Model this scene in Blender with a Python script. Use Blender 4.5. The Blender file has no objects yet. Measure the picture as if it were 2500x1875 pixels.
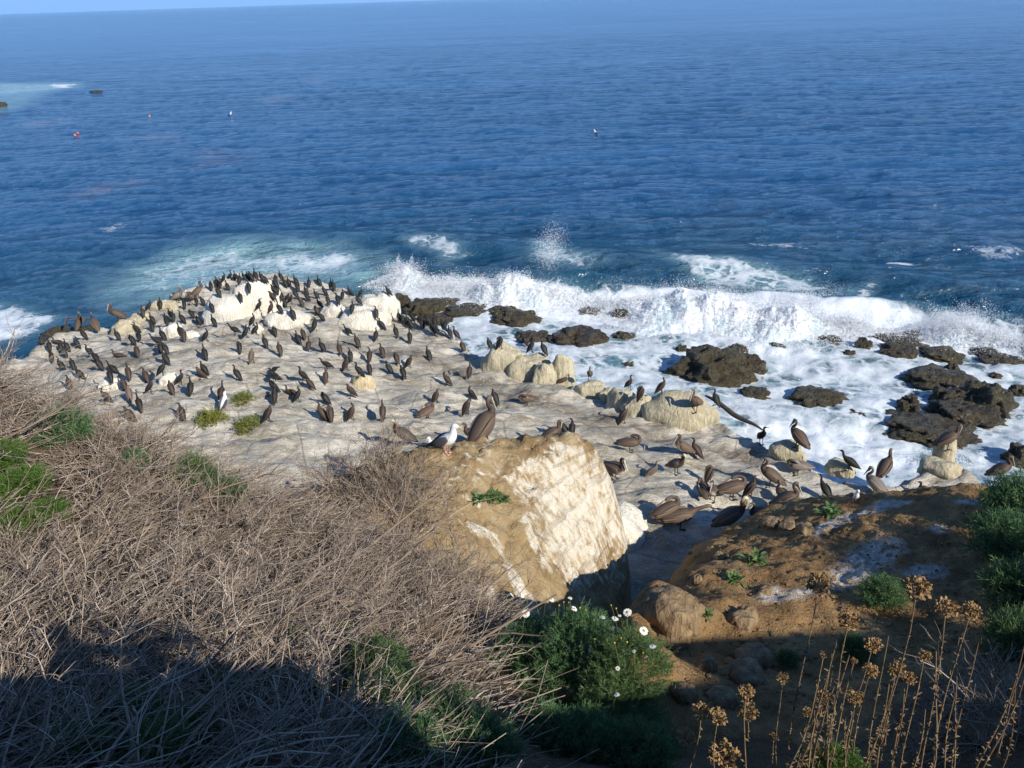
import bpy, math, random
import numpy as np
from mathutils import Matrix, Vector
from mathutils.bvhtree import BVHTree
rnd = random.Random(7)
RG = np.random.default_rng(11)
S = bpy.context.scene
COL = S.collection

# ------------------------------------------------------------ camera, sky, sun
F = 2023.0                       # focal length in photograph pixels (2500 wide)
CAM = Vector((0, 0, 13.0))
PITCH, ROLL = math.radians(25.0), math.radians(-1.83)
RM = Matrix.Rotation(math.radians(90) - PITCH, 3, 'X') @ Matrix.Rotation(ROLL, 3, 'Z')
cd = bpy.data.cameras.new('camera'); cam = bpy.data.objects.new('camera', cd); COL.objects.link(cam)
cd.sensor_width = 36; cd.lens = F / 2500 * 36; cd.clip_start = .05; cd.clip_end = 60000
cam.matrix_world = Matrix.Translation(CAM) @ RM.to_4x4()
S.camera = cam
SUN_EL, SUN_AZ = math.radians(30.5), math.radians(135)     # azimuth clockwise from +Y: behind the camera, to the right
TOSUN = Vector((math.sin(SUN_AZ) * math.cos(SUN_EL), math.cos(SUN_AZ) * math.cos(SUN_EL), math.sin(SUN_EL)))
W = bpy.data.worlds.new('World'); S.world = W; W.use_nodes = True
nt = W.node_tree; bg = nt.nodes['Background']
sky = nt.nodes.new('ShaderNodeTexSky'); sky.sky_type = 'NISHITA'; sky.sun_disc = False
sky.sun_elevation = SUN_EL; sky.sun_rotation = SUN_AZ; sky.air_density = 1.0; sky.dust_density = 0.0; sky.ozone_density = 5.0
tint = nt.nodes.new('ShaderNodeMix'); tint.data_type = 'RGBA'; tint.blend_type = 'MULTIPLY'; tint.inputs[0].default_value = 1
tint.inputs[7].default_value = (.78, .95, 1.12, 1); nt.links.new(sky.outputs[0], tint.inputs[6]); 
tcw = nt.nodes.new('ShaderNodeTexCoord'); sep = nt.nodes.new('ShaderNodeSeparateXYZ'); nt.links.new(tcw.outputs['Generated'], sep.inputs[0])
hzr = nt.nodes.new('ShaderNodeMapRange'); hzr.interpolation_type = 'SMOOTHSTEP'; nt.links.new(sep.outputs['Z'], hzr.inputs[0]); hzr.inputs[1].default_value = -.02; hzr.inputs[2].default_value = .30; hzr.inputs[3].default_value = 1; hzr.inputs[4].default_value = 0
marine = nt.nodes.new('ShaderNodeMix'); marine.data_type = 'RGBA'; nt.links.new(hzr.outputs[0], marine.inputs[0])      # blue marine air all round the horizon
nt.links.new(tint.outputs[2], marine.inputs[6]); marine.inputs[7].default_value = (2.1, 4.1, 7.9, 1); nt.links.new(marine.outputs[2], bg.inputs[0]); bg.inputs[1].default_value = 0.092
sl = bpy.data.lights.new('sun', 'SUN'); sl.energy = 4.2; sl.angle = math.radians(.53); sl.color = (1, .94, .84)
so = bpy.data.objects.new('sun', sl); COL.objects.link(so); so.rotation_euler = TOSUN.to_track_quat('Z', 'Y').to_euler()
so.location = (20, -20, 40)
S.view_settings.view_transform = 'Standard'; S.view_settings.look = 'None'
S.view_settings.exposure = 0.48; S.view_settings.gamma = 1
S.cycles.max_bounces = 3; S.cycles.diffuse_bounces = 1; S.cycles.glossy_bounces = 1; S.cycles.transparent_max_bounces = 4

# ------------------------------------------------------------ helpers
def ray(u, v): return (RM @ Vector(((u - 1250) / F, -(v - 937.5) / F, -1)))
def atz(u, v, z):
    r = ray(u, v); return CAM + r * ((z - CAM.z) / r.z)
def aty(u, v, y):
    r = ray(u, v); return CAM + r * (y / r.y)
def pix(p):
    d = RM.transposed() @ (Vector(p) - CAM); return (1250 + F * d.x / -d.z, 937.5 - F * d.y / -d.z)
def depth(p): return -(RM.transposed() @ (Vector(p) - CAM)).z
_p = RG.permutation(512).astype(np.int64); _g = RG.normal(size=(512, 3)); _g /= np.linalg.norm(_g, axis=1)[:, None]
def perlin(x, y, z=0.0):
    x, y, z = np.broadcast_arrays(np.asarray(x, float), np.asarray(y, float), np.asarray(z, float))
    xi, yi, zi = np.floor(x).astype(np.int64), np.floor(y).astype(np.int64), np.floor(z).astype(np.int64)
    fx, fy, fz = x - xi, y - yi, z - zi
    f = lambda t: t * t * t * (t * (t * 6 - 15) + 10)
    u, v, w = f(fx), f(fy), f(fz); out = 0
    for a in (0, 1):
        for b in (0, 1):
            for c in (0, 1):
                h = _p[(xi + a + _p[(yi + b + _p[(zi + c) & 511]) & 511]) & 511]
                g = _g[h]
                d = g[..., 0] * (fx - a) + g[..., 1] * (fy - b) + g[..., 2] * (fz - c)
                out = out + d * (u if a else 1 - u) * (v if b else 1 - v) * (w if c else 1 - w)
    return out * 1.5
def fbm(x, y, z=0.0, o=4, g=.5):
    s, a = 0, 1
    for i in range(o): s = s + a * perlin(x * 2**i + 17.3 * i, y * 2**i - 9.1 * i, np.asarray(z) * 2**i + 5.7 * i); a *= g
    return s
def ss(a, b, x): t = np.clip((x - a) / (b - a), 0, 1); return t * t * (3 - 2 * t)
def polydist(px, py, poly):      # signed distance, + inside
    px = np.asarray(px); d = np.full(px.shape, 1e9); ins = np.zeros(px.shape, bool); n = len(poly)
    for i in range(n):
        ax, ay = poly[i]; bx, by = poly[(i + 1) % n]; ex, ey = bx - ax, by - ay
        t = np.clip(((px - ax) * ex + (py - ay) * ey) / (ex * ex + ey * ey + 1e-9), 0, 1)
        d = np.minimum(d, np.hypot(px - ax - t * ex, py - ay - t * ey))
        c = ((ay > py) != (by > py)) & (px < ex * (py - ay) / (ey if abs(ey) > 1e-9 else 1e-9) + ax)
        ins ^= c
    return np.where(ins, d, -d)
class TPS:
    def __init__(s, pts, lam=.05):
        P = np.array(pts, float); s.P = P[:, :2]; n = len(P)
        K = s.k(s.P, s.P) + lam * np.eye(n); A = np.zeros((n + 3, n + 3)); A[:n, :n] = K
        A[:n, n] = 1; A[:n, n + 1:] = s.P; A[n, :n] = 1; A[n + 1:, :n] = s.P.T
        s.w = np.linalg.solve(A, np.r_[P[:, 2], 0, 0, 0])
    def k(s, a, b):
        r2 = ((a[:, None] - b[None]) ** 2).sum(-1); return np.where(r2 > 1e-12, r2 * np.log(r2 + 1e-12) * .5, 0)
    def __call__(s, x, y):
        q = np.c_[np.ravel(x), np.ravel(y)]; out = np.empty(len(q))
        for i in range(0, len(q), 40000):
            c = q[i:i + 40000]; out[i:i + 40000] = s.k(c, s.P) @ s.w[:-3] + s.w[-3] + c @ s.w[-2:]
        return out.reshape(np.shape(x))
def mesh_np(name, V, Fq, mats=(), smooth=True, attrs=None, midx=None):
    me = bpy.data.meshes.new(name); V = np.asarray(V, np.float32); Fq = np.asarray(Fq, np.int32)
    me.vertices.add(len(V)); me.vertices.foreach_set('co', V.ravel())
    k = Fq.shape[1]; me.loops.add(Fq.size); me.loops.foreach_set('vertex_index', Fq.ravel())
    me.polygons.add(len(Fq)); me.polygons.foreach_set('loop_start', np.arange(0, Fq.size, k, dtype=np.int32))
    me.polygons.foreach_set('use_smooth', np.full(len(Fq), smooth))
    if midx is not None: me.polygons.foreach_set('material_index', np.asarray(midx, np.int32))
    for m in mats: me.materials.append(m)
    for nm, a in (attrs or {}).items():
        a = np.asarray(a, np.float32)
        if a.ndim == 1: at = me.attributes.new(nm, 'FLOAT', 'POINT'); at.data.foreach_set('value', a)
        else: at = me.attributes.new(nm, 'FLOAT_COLOR', 'POINT'); at.data.foreach_set('color', np.c_[a, np.ones(len(a))].astype(np.float32).ravel())
    me.update(calc_edges=True); me.validate(); return me
def link(name, me, parent=None, label=None, cat=None, group=None, kind=None, loc=None, yaw=0, sc=1):
    o = bpy.data.objects.new(name, me); COL.objects.link(o)
    if parent: o.parent = parent
    if loc is not None: o.location = loc
    if yaw: o.rotation_euler.z = yaw
    if sc != 1: o.scale = (sc, sc, sc) if np.isscalar(sc) else sc
    for k, v in (('label', label), ('category', cat), ('group', group), ('kind', kind)):
        if v: o[k] = v
    return o
def gridfaces(nr, nc, keep=None):
    i = (np.arange(nr - 1)[:, None] * nc + np.arange(nc - 1)[None]).ravel()
    f = np.c_[i, i + 1, i + nc + 1, i + nc]
    if keep is not None: f = f[keep.ravel()[f].any(1)]
    return f
BVH = {}
def addbvh(name, me, M=None):
    V = np.empty(len(me.vertices) * 3, np.float32); me.vertices.foreach_get('co', V); V = V.reshape(-1, 3)
    if M is not None: A = np.array(M); V = V @ A[:3, :3].T + A[:3, 3]
    k = me.polygons[0].loop_total; L = np.empty(len(me.loops), np.int32); me.loops.foreach_get('vertex_index', L)
    BVH[name] = BVHTree.FromPolygons(V.tolist(), L.reshape(-1, k).tolist())
def hit(u, v, only=None, fallback=1.5):
    r = ray(u, v).normalized(); best = None
    for k, b in BVH.items():
        if only and k not in only: continue
        h = b.ray_cast(CAM, r)
        if h[0] is not None and (best is None or h[3] < best[1]): best = (h[0], h[3], h[1], k)
    if best is None: return atz(u, v, fallback), Vector((0, 0, 1)), None
    return best[0], best[2], best[3]
def drop(x, y, only=None):
    best = None
    for k, b in BVH.items():
        if only and k not in only: continue
        h = b.ray_cast(Vector((x, y, 30)), Vector((0, 0, -1)))
        if h[0] is not None and (best is None or h[0].z > best): best = h[0].z
    return 0.0 if best is None else best

# ------------------------------------------------------------ materials
class M:
    def __init__(s, name, rough=.8, spec=.3):
        s.m = bpy.data.materials.new(name); s.m.use_nodes = True; s.t = s.m.node_tree
        s.b = s.t.nodes['Principled BSDF']; s.b.inputs['Roughness'].default_value = rough
        s.b.inputs['Specular IOR Level'].default_value = spec; s._tc = None
    def n(s, typ, props=None, **inp):
        n = s.t.nodes.new('ShaderNode' + typ)
        for k, v in (props or {}).items(): setattr(n, k, v)
        for k, v in inp.items(): s.put(n, k, v)
        return n
    def put(s, n, k, v):
        i = n.inputs[int(k[1:])] if (k[0] == 'i' and k[1:].isdigit()) else n.inputs[k.replace('_', ' ')]
        if isinstance(v, bpy.types.NodeSocket): s.t.links.new(v, i)
        elif isinstance(v, (tuple, list)) and len(v) == 3 and i.type == 'RGBA': i.default_value = (*v, 1)
        else: i.default_value = v
    def co(s, kind='Object', scale=(1, 1, 1)):
        if s._tc is None: s._tc = s.n('TexCoord')
        o = s._tc.outputs[kind]
        if scale == (1, 1, 1): return o
        mp = s.n('Mapping', Vector=o); mp.inputs['Scale'].default_value = scale; return mp.outputs[0]
    def noise(s, scale, detail=5, rough=.6, vec=None, dist=0):
        n = s.n('TexNoise', Scale=scale, Detail=detail, Roughness=rough, Distortion=dist)
        s.t.links.new(vec if vec is not None else s.co(), n.inputs['Vector']); return n.outputs[0]
    def vor(s, scale, feature='F1', vec=None):
        n = s.n('TexVoronoi', {'feature': feature}, Scale=scale); s.t.links.new(vec if vec is not None else s.co(), n.inputs['Vector']); return n.outputs['Distance']
    def ramp(s, fac, stops, interp='LINEAR'):
        r = s.n('ValToRGB'); e = r.color_ramp.elements; r.color_ramp.interpolation = interp
        while len(e) < len(stops): e.new(.5)
        for i, (p, c) in enumerate(stops):
            e[i].position = p; e[i].color = (*c, 1) if isinstance(c, (tuple, list)) else (c, c, c, 1)
        s.t.links.new(fac, r.inputs[0]); return r.outputs[0]
    def mix(s, f, a, b, mode='MIX'):
        n = s.n('Mix', {'data_type': 'RGBA', 'blend_type': mode}); s.put(n, 'i0', f); s.put(n, 'i6', a); s.put(n, 'i7', b); return n.outputs[2]
    def math(s, op, a, b=0.0, c=None):
        n = s.n('Math', {'operation': op}); s.put(n, 'i0', a); s.put(n, 'i1', b)
        if c is not None: s.put(n, 'i2', c)
        return n.outputs[0]
    def attr(s, name, out='Fac'): return s.n('Attribute', {'attribute_name': name}).outputs[out]
    def col(s, c): s.put(s.b, 'Base Color', c); return s
    def bump(s, h, strength=.4, dist=.05, prev=None):
        n = s.n('Bump', Strength=strength, Distance=dist, Height=h)
        if prev is not None: s.t.links.new(prev, n.inputs['Normal'])
        s.t.links.new(n.outputs[0], s.b.inputs['Normal']); return n.outputs[0]
    def objcol(s): return s.n('ObjectInfo').outputs['Color']
    def objrand(s): return s.n('ObjectInfo').outputs['Random']

def mat_shelf():
    m = M('guano_sandstone', .9, .2); c = m.co()
    st = m.co('Object', (.55, 1.6, 1.0))
    base = m.ramp(m.noise(1.1, 6, .66, st, .6), [(.30, (.17, .14, .10)), (.42, (.33, .285, .215)), (.54, (.50, .455, .37)), (.70, (.71, .675, .58))])
    wht = m.ramp(m.noise(3.4, 5, .72, st, 1.2), [(.46, 0), (.58, 1)])
    base = m.mix(m.math('MULTIPLY', wht, .6), base, (.72, .68, .58))
    gr = m.ramp(m.noise(.5, 4, .6), [(.45, 0), (.62, 1)])
    base = m.mix(m.math('MULTIPLY', gr, .45), base, (.235, .215, .165))
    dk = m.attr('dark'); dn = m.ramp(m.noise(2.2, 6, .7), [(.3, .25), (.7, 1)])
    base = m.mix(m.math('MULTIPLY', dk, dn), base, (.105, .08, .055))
    fl = m.ramp(m.noise(16, 4, .75), [(.58, 0), (.68, 1)])
    base = m.mix(m.math('MULTIPLY', fl, .8), base, (.80, .78, .72))
    pit = m.ramp(m.noise(26, 3, .7), [(.33, 1), (.42, 0)])
    base = m.mix(m.math('MULTIPLY', pit, .5), base, (.16, .12, .08))
    ck = m.vor(.42, 'DISTANCE_TO_EDGE', m.mix(.25, c, m.n('TexNoise', Scale=1.2, Detail=4.0).outputs['Color'])); ckm = m.ramp(ck, [(0, .55), (.012, 0)])
    base = m.mix(ckm, base, (.12, .09, .06))
    wet = m.attr('wet'); base = m.mix(wet, base, (.07, .06, .04))
    m.col(base); m.put(m.b, 'Roughness', m.math('SUBTRACT', .92, m.math('MULTIPLY', wet, .5)))
    h = m.math('ADD', m.noise(5, 5, .7, st), m.math('MULTIPLY', m.noise(30, 2, .7), .35))
    m.bump(h, .9, .09); return m.m
def mat_boulder(name, a, b, streak):
    m = M(name, .85, .2)
    st = m.co('Object', (7, 7, .8)); r = m.objrand()
    base = m.mix(m.ramp(m.noise(1.3, 4, .6), [(.35, 0), (.65, 1)]), a, b)
    s1 = m.ramp(m.noise(1.6, 5, .6, st, .5), [(.42, 0), (.58, 1)])
    base = m.mix(m.math('MULTIPLY', s1, .55), base, streak)
    s2 = m.ramp(m.noise(3.5, 3, .6, st), [(.60, 0), (.72, 1)])
    base = m.mix(m.math('MULTIPLY', s2, .4), base, (.22, .18, .12))
    sp = m.ramp(m.noise(9, 6, .8), [(.57, 0), (.68, 1)])
    base = m.mix(m.math('MULTIPLY', sp, .5), base, (.26, .22, .16))
    m.col(base); m.bump(m.math('ADD', m.noise(5, 5, .7), m.math('MULTIPLY', s1, .25)), .8, .07); return m.m
def mat_surfrock():
    m = M('wet_mussel_rock', .42, .45)
    base = m.ramp(m.noise(3, 8, .7), [(.3, (.018, .014, .010)), (.48, (.055, .042, .026)), (.64, (.11, .087, .048)), (.85, (.17, .135, .08))])
    base = m.mix(m.objrand(), base, m.mix(.5, base, (.075, .068, .03)))
    base = m.mix(m.ramp(m.noise(24, 3, .8), [(.60, 0), (.70, .6)]), base, (.20, .18, .12))
    m.col(base); m.put(m.b, 'Roughness', m.ramp(m.noise(6, 4), [(.3, .12), (.7, .5)]))
    m.bump(m.math('ADD', m.math('MULTIPLY', m.noise(3.0, 3, .6), 1.6), m.noise(11, 4, .75)), 1.0, .13); return m.m
def mat_mound():
    m = M('ochre_guano_cliff', .9, .2)
    st = m.co('Object', (3.6, 3.6, .55))
    base = m.ramp(m.noise(1.5, 5, .7), [(.3, (.21, .135, .062)), (.5, (.36, .255, .13)), (.7, (.47, .37, .22))])
    run = m.noise(1.6, 4, .62, st, .6)
    g = m.attr('guano')
    k = m.ramp(m.math('ADD', run, m.math('SUBTRACT', m.math('MULTIPLY', g, .62), .31)), [(.50, 0), (.64, 1)])
    wc = m.ramp(m.noise(1.5, 5, .66, m.co('Object', (4.5, 4.5, .38)), .25), [(.30, (.33, .22, .10)), (.40, (.54, .43, .28)), (.50, (.69, .62, .49)), (.75, (.79, .75, .65))])
    base = m.mix(k, base, wc)
    bed = m.ramp(m.noise(1.0, 4, .65, m.co('Object', (.5, .5, 5.5)), .8), [(.36, 1), (.46, 0)]); base = m.mix(m.math('MULTIPLY', bed, .35), base, (.16, .105, .05))
    m.col(base); m.bump(m.math('ADD', m.noise(3, 5, .7, st), m.math('SUBTRACT', m.math('MULTIPLY', m.noise(18, 3, .7), .3), m.math('MULTIPLY', bed, .2))), 1.0, .10); return m.m
def mat_earth():
    m = M('orange_brown_earth', .95, .15)
    base = m.ramp(m.noise(1.3, 8, .7), [(.28, (.15, .083, .036)), (.48, (.29, .175, .078)), (.65, (.37, .24, .115)), (.8, (.42, .30, .17))])
    base = m.mix(m.ramp(m.noise(18, 5, .8), [(.55, 0), (.7, .6)]), base, (.12, .07, .035))
    base = m.mix(m.ramp(m.noise(11, 4, .8), [(.66, 0), (.74, .7)]), base, (.36, .29, .2))
    g = m.attr('guano'); k = m.math('MULTIPLY', g, m.ramp(m.noise(7, 8, .8), [(.38, 0), (.58, 1)]))
    base = m.mix(k, base, (.66, .62, .56))
    m.col(base); m.bump(m.math('ADD', m.noise(4, 5, .75), m.math('MULTIPLY', m.noise(26, 3, .75), .5)), 1.0, .10); return m.m
def mat_soil():
    m = M('litter_soil', .95, .1)
    base = m.ramp(m.noise(2.2, 8, .75), [(.3, (.055, .036, .02)), (.5, (.13, .088, .05)), (.75, (.22, .16, .1))])
    base = m.mix(m.ramp(m.noise(40, 4, .8, m.co('Object', (1, .25, 1))), [(.5, 0), (.7, .7)]), base, (.28, .21, .14))
    m.col(base); m.bump(m.noise(18, 6, .8), 1.0, .05); return m.m
MT = {}
MT['shelf'] = mat_shelf(); MT['surf'] = mat_surfrock(); MT['mound'] = mat_mound(); MT['earth'] = mat_earth(); MT['soil'] = mat_soil()
MT['white'] = mat_boulder('white_guano_boulder', (.76, .71, .60), (.58, .52, .40), (.84, .81, .72))
MT['cream'] = mat_boulder('cream_boulder', (.50, .44, .30), (.36, .31, .20), (.62, .56, .40))
MT['yellow'] = mat_boulder('yellow_boulder', (.55, .43, .23), (.42, .32, .18), (.70, .62, .45))

# ------------------------------------------------------------ rock shelf
EDGE = [(20,885),(60,865),(110,830),(200,800),(300,778),(370,748),(440,716),(500,690),(560,668),(620,660),(700,672),(780,690),(850,702),(920,727),(965,750),(992,770),(1030,784),(1075,800),(1120,822),(1160,850),(1195,874),(1250,895),(1330,915),(1400,928),(1450,945),(1540,965),(1620,985),(1700,1012),(1770,1032),(1810,1060),(1870,1090),(1930,1108),(1960,1125),(2020,1143),(2090,1160),(2160,1165),(2250,1148),(2330,1150),(2390,1185),(2450,1200),(2520,1200),(2700,1230)]
SHELF = [tuple(atz(u, v, 1.35)[:2]) for u, v in EDGE]
SHELF = [(-19.5, 24)] + SHELF + [(17, 11), (-17, 11), (-20, 18)]
def shelf_fields(x, y):
    d = polydist(x, y, SHELF)
    d = d + .35 * fbm(x * .9, y * .9, 3.1, 3)
    z = 1.30 + .95 * ss(0, 9, d)
    led = fbm(x * .35, y * .9, 1.7, 4)                     # low bedding ledges that run across the shelf
    z = z + .22 * (np.floor(led * 4) + ss(.55, 1, led * 4 - np.floor(led * 4))) / 4 + .06 * led + .05 * fbm(x * 2.2, y * 3.2, .4, 4)
    drop_ = ss(-.9, .25, d)
    z = -1.3 + (z + 1.3) * drop_
    rim = ss(.9, .1, d) * ss(-.4, .1, d); z = z + .10 * rim * (1 + fbm(x * 1.2, y * 1.2, 8., 2))
    return z, d
xs = np.arange(-20, 17, .085); ys = np.arange(11, 41.5, .085)
gx, gy = np.meshgrid(xs, ys); gz, gd = shelf_fields(gx, gy)
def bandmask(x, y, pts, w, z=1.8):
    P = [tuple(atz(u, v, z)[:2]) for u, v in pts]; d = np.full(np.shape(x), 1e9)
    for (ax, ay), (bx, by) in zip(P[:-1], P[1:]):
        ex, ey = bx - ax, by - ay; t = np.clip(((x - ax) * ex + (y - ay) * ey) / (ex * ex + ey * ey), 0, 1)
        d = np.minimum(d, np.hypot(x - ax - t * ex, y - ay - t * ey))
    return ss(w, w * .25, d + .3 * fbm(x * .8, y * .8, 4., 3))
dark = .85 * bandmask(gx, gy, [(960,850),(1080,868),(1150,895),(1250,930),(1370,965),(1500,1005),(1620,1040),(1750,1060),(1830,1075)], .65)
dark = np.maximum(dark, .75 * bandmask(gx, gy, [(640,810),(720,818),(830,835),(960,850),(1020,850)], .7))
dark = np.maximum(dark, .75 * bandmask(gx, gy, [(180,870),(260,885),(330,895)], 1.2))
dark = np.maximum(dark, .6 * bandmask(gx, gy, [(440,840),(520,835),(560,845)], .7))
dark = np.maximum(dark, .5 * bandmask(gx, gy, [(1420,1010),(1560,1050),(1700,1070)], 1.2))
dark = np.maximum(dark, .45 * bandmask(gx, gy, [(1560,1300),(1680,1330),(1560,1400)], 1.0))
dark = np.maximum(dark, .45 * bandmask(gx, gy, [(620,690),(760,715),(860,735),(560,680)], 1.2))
wet = ss(.75, .25, gz) * ss(.5, -.1, gd)
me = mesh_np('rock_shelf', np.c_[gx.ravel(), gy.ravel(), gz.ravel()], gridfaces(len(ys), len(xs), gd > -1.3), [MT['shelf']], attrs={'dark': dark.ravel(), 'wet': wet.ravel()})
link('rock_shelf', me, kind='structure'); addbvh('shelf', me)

# ------------------------------------------------------------ headland slope under the viewpoint
CP = [(aty(u, v, y)) for u, v, y in [
    (-300,950,13),(-300,1300,8),(-300,1700,4.6),(0,960,12.5),(0,1250,8.2),(0,1560,5.4),(0,1875,3.7),(400,1120,12),(400,1350,8),(400,1640,5.2),(400,1880,3.8),
    (800,1270,10.6),(800,1450,8),(800,1660,5.6),(800,1880,4),(1050,1400,10),(1050,1560,7.4),(1100,1720,5.4),(1100,1900,4.1),
    (1300,1600,8.2),(1350,1760,6.0),(1350,1900,4.6),(1550,1640,9.0),(1600,1790,6.4),(1600,1930,4.6),(1800,1900,5.0),(2100,1900,5.0),(2400,1900,4.8),(2800,1700,5)]]
CP = [tuple(p) for p in CP] + [(x, .7, 11.0) for x in (-12, -8, -4, 0, 4, 8, 12)] + [(x, -3, 11.4) for x in (-12, -4, 4, 12)]
CP += [(x, 2.1, 9.7) for x in (-8, -4, 0, 4)] + [(12, 4, 8.6), (12, 8, 6.4), (9.5, 6, 6.9), (13, 12, 5.0), (7, 4, 7.9)]
CP += [(-14, 15.2, 3.0), (-9, 15.0, 2.6), (-5, 14.6, 2.2), (-2, 13.4, 2.2), (0.5, 11.2, 2.4), (2, 11.5, 1.8), (-14, 18, 0.8), (-6, 17.5, .6), (0, 16, .5), (3, 13, 1.2), (6, 14, 1.2), (10, 16, 1.0)]
HEAD = TPS(CP, .15)
def headz(x, y):
    z = HEAD(x, y); z = np.where(y < .7, np.minimum(z, 11.4), z)
    return z + .10 * fbm(x * .9, y * .9, 2.2, 5)
xs = np.arange(-17, 16, .11); ys = np.arange(-3, 18.2, .11)
hx, hy = np.meshgrid(xs, ys); hz = headz(hx, hy)
me = mesh_np('cliff_slope', np.c_[hx.ravel(), hy.ravel(), hz.ravel()], gridfaces(len(ys), len(xs)), [MT['soil']])
link('cliff_slope', me, kind='structure'); addbvh('slope', me)

# ------------------------------------------------------------ ochre and white mound in the middle
def patch(name, pts, poly, mat, amp, step=.055, attrs=None, lam=.04, skirt=1.2, nz=1.4, fine=.05):
    T = TPS(pts, lam); P = np.array(pts); x0, y0 = P[:, :2].min(0) - 1.0; x1, y1 = P[:, :2].max(0) + 1.0
    xs, ys = np.arange(x0, x1, step), np.arange(y0, y1, step); x, y = np.meshgrid(xs, ys)
    z = T(x, y) + amp * fbm(x * nz, y * nz, 6.6, 6, .55)
    z = z + fine * np.abs(fbm(x * 3.1, y * 3.1, 2.6, 4, .6)) - fine * .5 * np.abs(fbm(x * 1.3, y * 1.3, 7.7, 2))
    d = polydist(x, y, poly); z = z - ss(0, -skirt, d) * 6 * skirt
    at = {k: f(x, y, z).ravel() for k, f in (attrs or {}).items()}
    me = mesh_np(name, np.c_[x.ravel(), y.ravel(), z.ravel()], gridfaces(len(ys), len(xs), d > -skirt * 1.1), [mat], attrs=at)
    addbvh(name, me); return me, T
mp = [(880,1180,12.2),(980,1120,13.0),(1080,1092,13.6),(1180,1080,14.0),(1280,1072,14.3),(1360,1070,14.5),(1430,1082,14.6),(1462,1105,14.7),
      (1000,1230,11.7),(1100,1200,12.4),(1200,1190,12.9),(1300,1150,13.7),(1380,1150,14.0),(1440,1160,14.3),
      (1000,1340,10.6),(1100,1320,11.2),(1200,1310,11.8),(1300,1300,12.4),(1380,1290,13.1),(1450,1270,13.7),(1500,1270,14.2),
      (1100,1440,10.2),(1200,1430,10.8),(1300,1420,11.5),(1380,1420,12.1),(1450,1400,12.9),(1520,1370,13.8),(1545,1320,14.5),
      (1250,1520,10.4),(1350,1510,11.2),(1430,1480,12.2),(1520,1430,13.4)]
MP = [tuple(aty(*t)) for t in mp]
MP += [(.1, 15.8, 3.2), (-1.6, 15.2, 3.6), (-3.2, 14.4, 4.0), (1.4, 15.9, 2.9), (-.5, 17.0, 1.6), (-3, 16.5, 2.0), (2.2, 16.2, 1.5), (2.6, 15.2, 1.6), (2.9, 14, 1.5), (-4.5, 12, 5)]
MPOLY = [(-4.2, 10.5), (-3.6, 14.6), (-1.5, 15.9), (.3, 16.2), (1.3, 15.9), (1.95, 15.2), (2.2, 14.4), (2.15, 13), (1.6, 11.5), (.5, 10), (-1.5, 9.4)]
def g_mound(x, y, z):
    P = [tuple(aty(u, v, yy)[:2]) for u, v, yy in [(1230,1180,13.2),(1340,1110,14.3),(1450,1090,14.7),(1480,1150,14.9),(1545,1330,15),(1500,1400,13.6),(1400,1440,12),(1330,1330,12.2),(1290,1230,13.0)]]
    w = ss(-.8, .7, polydist(x, y, P) + .25 * fbm(x * 1.5, y * 1.5, 1., 3))
    for pts in ([(1160,1270,11.7),(1200,1290,11.8),(1250,1370,11.4),(1290,1460,11)], [(1290,1290,12.5),(1310,1340,12.2),(1330,1360,12)], [(1150,1400,10.5),(1200,1450,10.6)]):
        Q = [tuple(aty(*t)[:2]) for t in pts]; d = np.full(x.shape, 1e9)
        for (ax, ay), (bx, by) in zip(Q[:-1], Q[1:]):
            ex, ey = bx - ax, by - ay; t = np.clip(((x - ax) * ex + (y - ay) * ey) / (ex * ex + ey * ey), 0, 1)
            d = np.minimum(d, np.hypot(x - ax - t * ex, y - ay - t * ey))
        w = np.maximum(w, .8 * ss(.30, .02, d + .1 * fbm(x * 3, y * 3, 9., 3)))
    top = ss(4.3, 5.0, z) * (.42 + .1 * fbm(x, y, 0., 2))
    return np.maximum(w, top)
me, MT_T = patch('rock_mound', MP, MPOLY, MT['mound'], .11, attrs={'guano': g_mound, 'dark': lambda x, y, z: 0 * x}, fine=.12, skirt=.8)
link('rock_mound', me, kind='structure')

# ------------------------------------------------------------ earth bank on the right
bp = [(1672,1405,10.7),(1738,1330,12.8),(1800,1312,13.2),(1900,1286,13.4),(1955,1270,13.5),(2050,1240,13.6),(2200,1222,13.4),(2350,1205,13.2),(2500,1200,12.8),(2650,1190,12.4),
      (1605,1418,8.8),(1730,1410,10.3),(1800,1355,12.0),(1950,1310,12.6),(2100,1290,12.4),(2300,1290,12.0),(2500,1290,11.6),
      (1590,1520,7.7),(1680,1470,8.9),(1800,1420,10.2),(1950,1390,11.1),(2150,1380,11.0),(2350,1400,10.4),(2550,1400,10.0),
      (1640,1600,7.9),(1750,1560,8.4),(1900,1520,8.9),(2100,1500,9.4),(2300,1520,9.0),(2500,1530,8.6),
      (1650,1720,6.8),(1800,1680,7.1),(2000,1650,7.7),(2200,1650,7.5),(2450,1680,7.2),
      (1750,1850,6.0),(2000,1830,6.0),(2300,1830,5.8),(2550,1830,5.6)]
BP = [tuple(aty(*t)) for t in bp] + [(2.6, 14.6, 1.6), (4, 15.2, 2.2), (6, 15.6, 2.6), (9, 15.6, 2.6), (11.5, 14.8, 2.8), (1.7, 11.0, 2.6), (2.0, 12.6, 1.9), (1.2, 9.5, 3.2), (12, 11, 4.8), (11, 8, 6.5), (10, 16.5, 1.4), (5, 16.6, 1.2)]
BPOLY = [(2.4, 11.7), (3.3, 13.0), (4.4, 14.1), (5.6, 14.9), (8, 15.5), (12, 15.4), (12.5, 8), (6, 4.5), (2.0, 5), (1.25, 6.8), (1.4, 8.4), (1.8, 10.2)]
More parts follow.
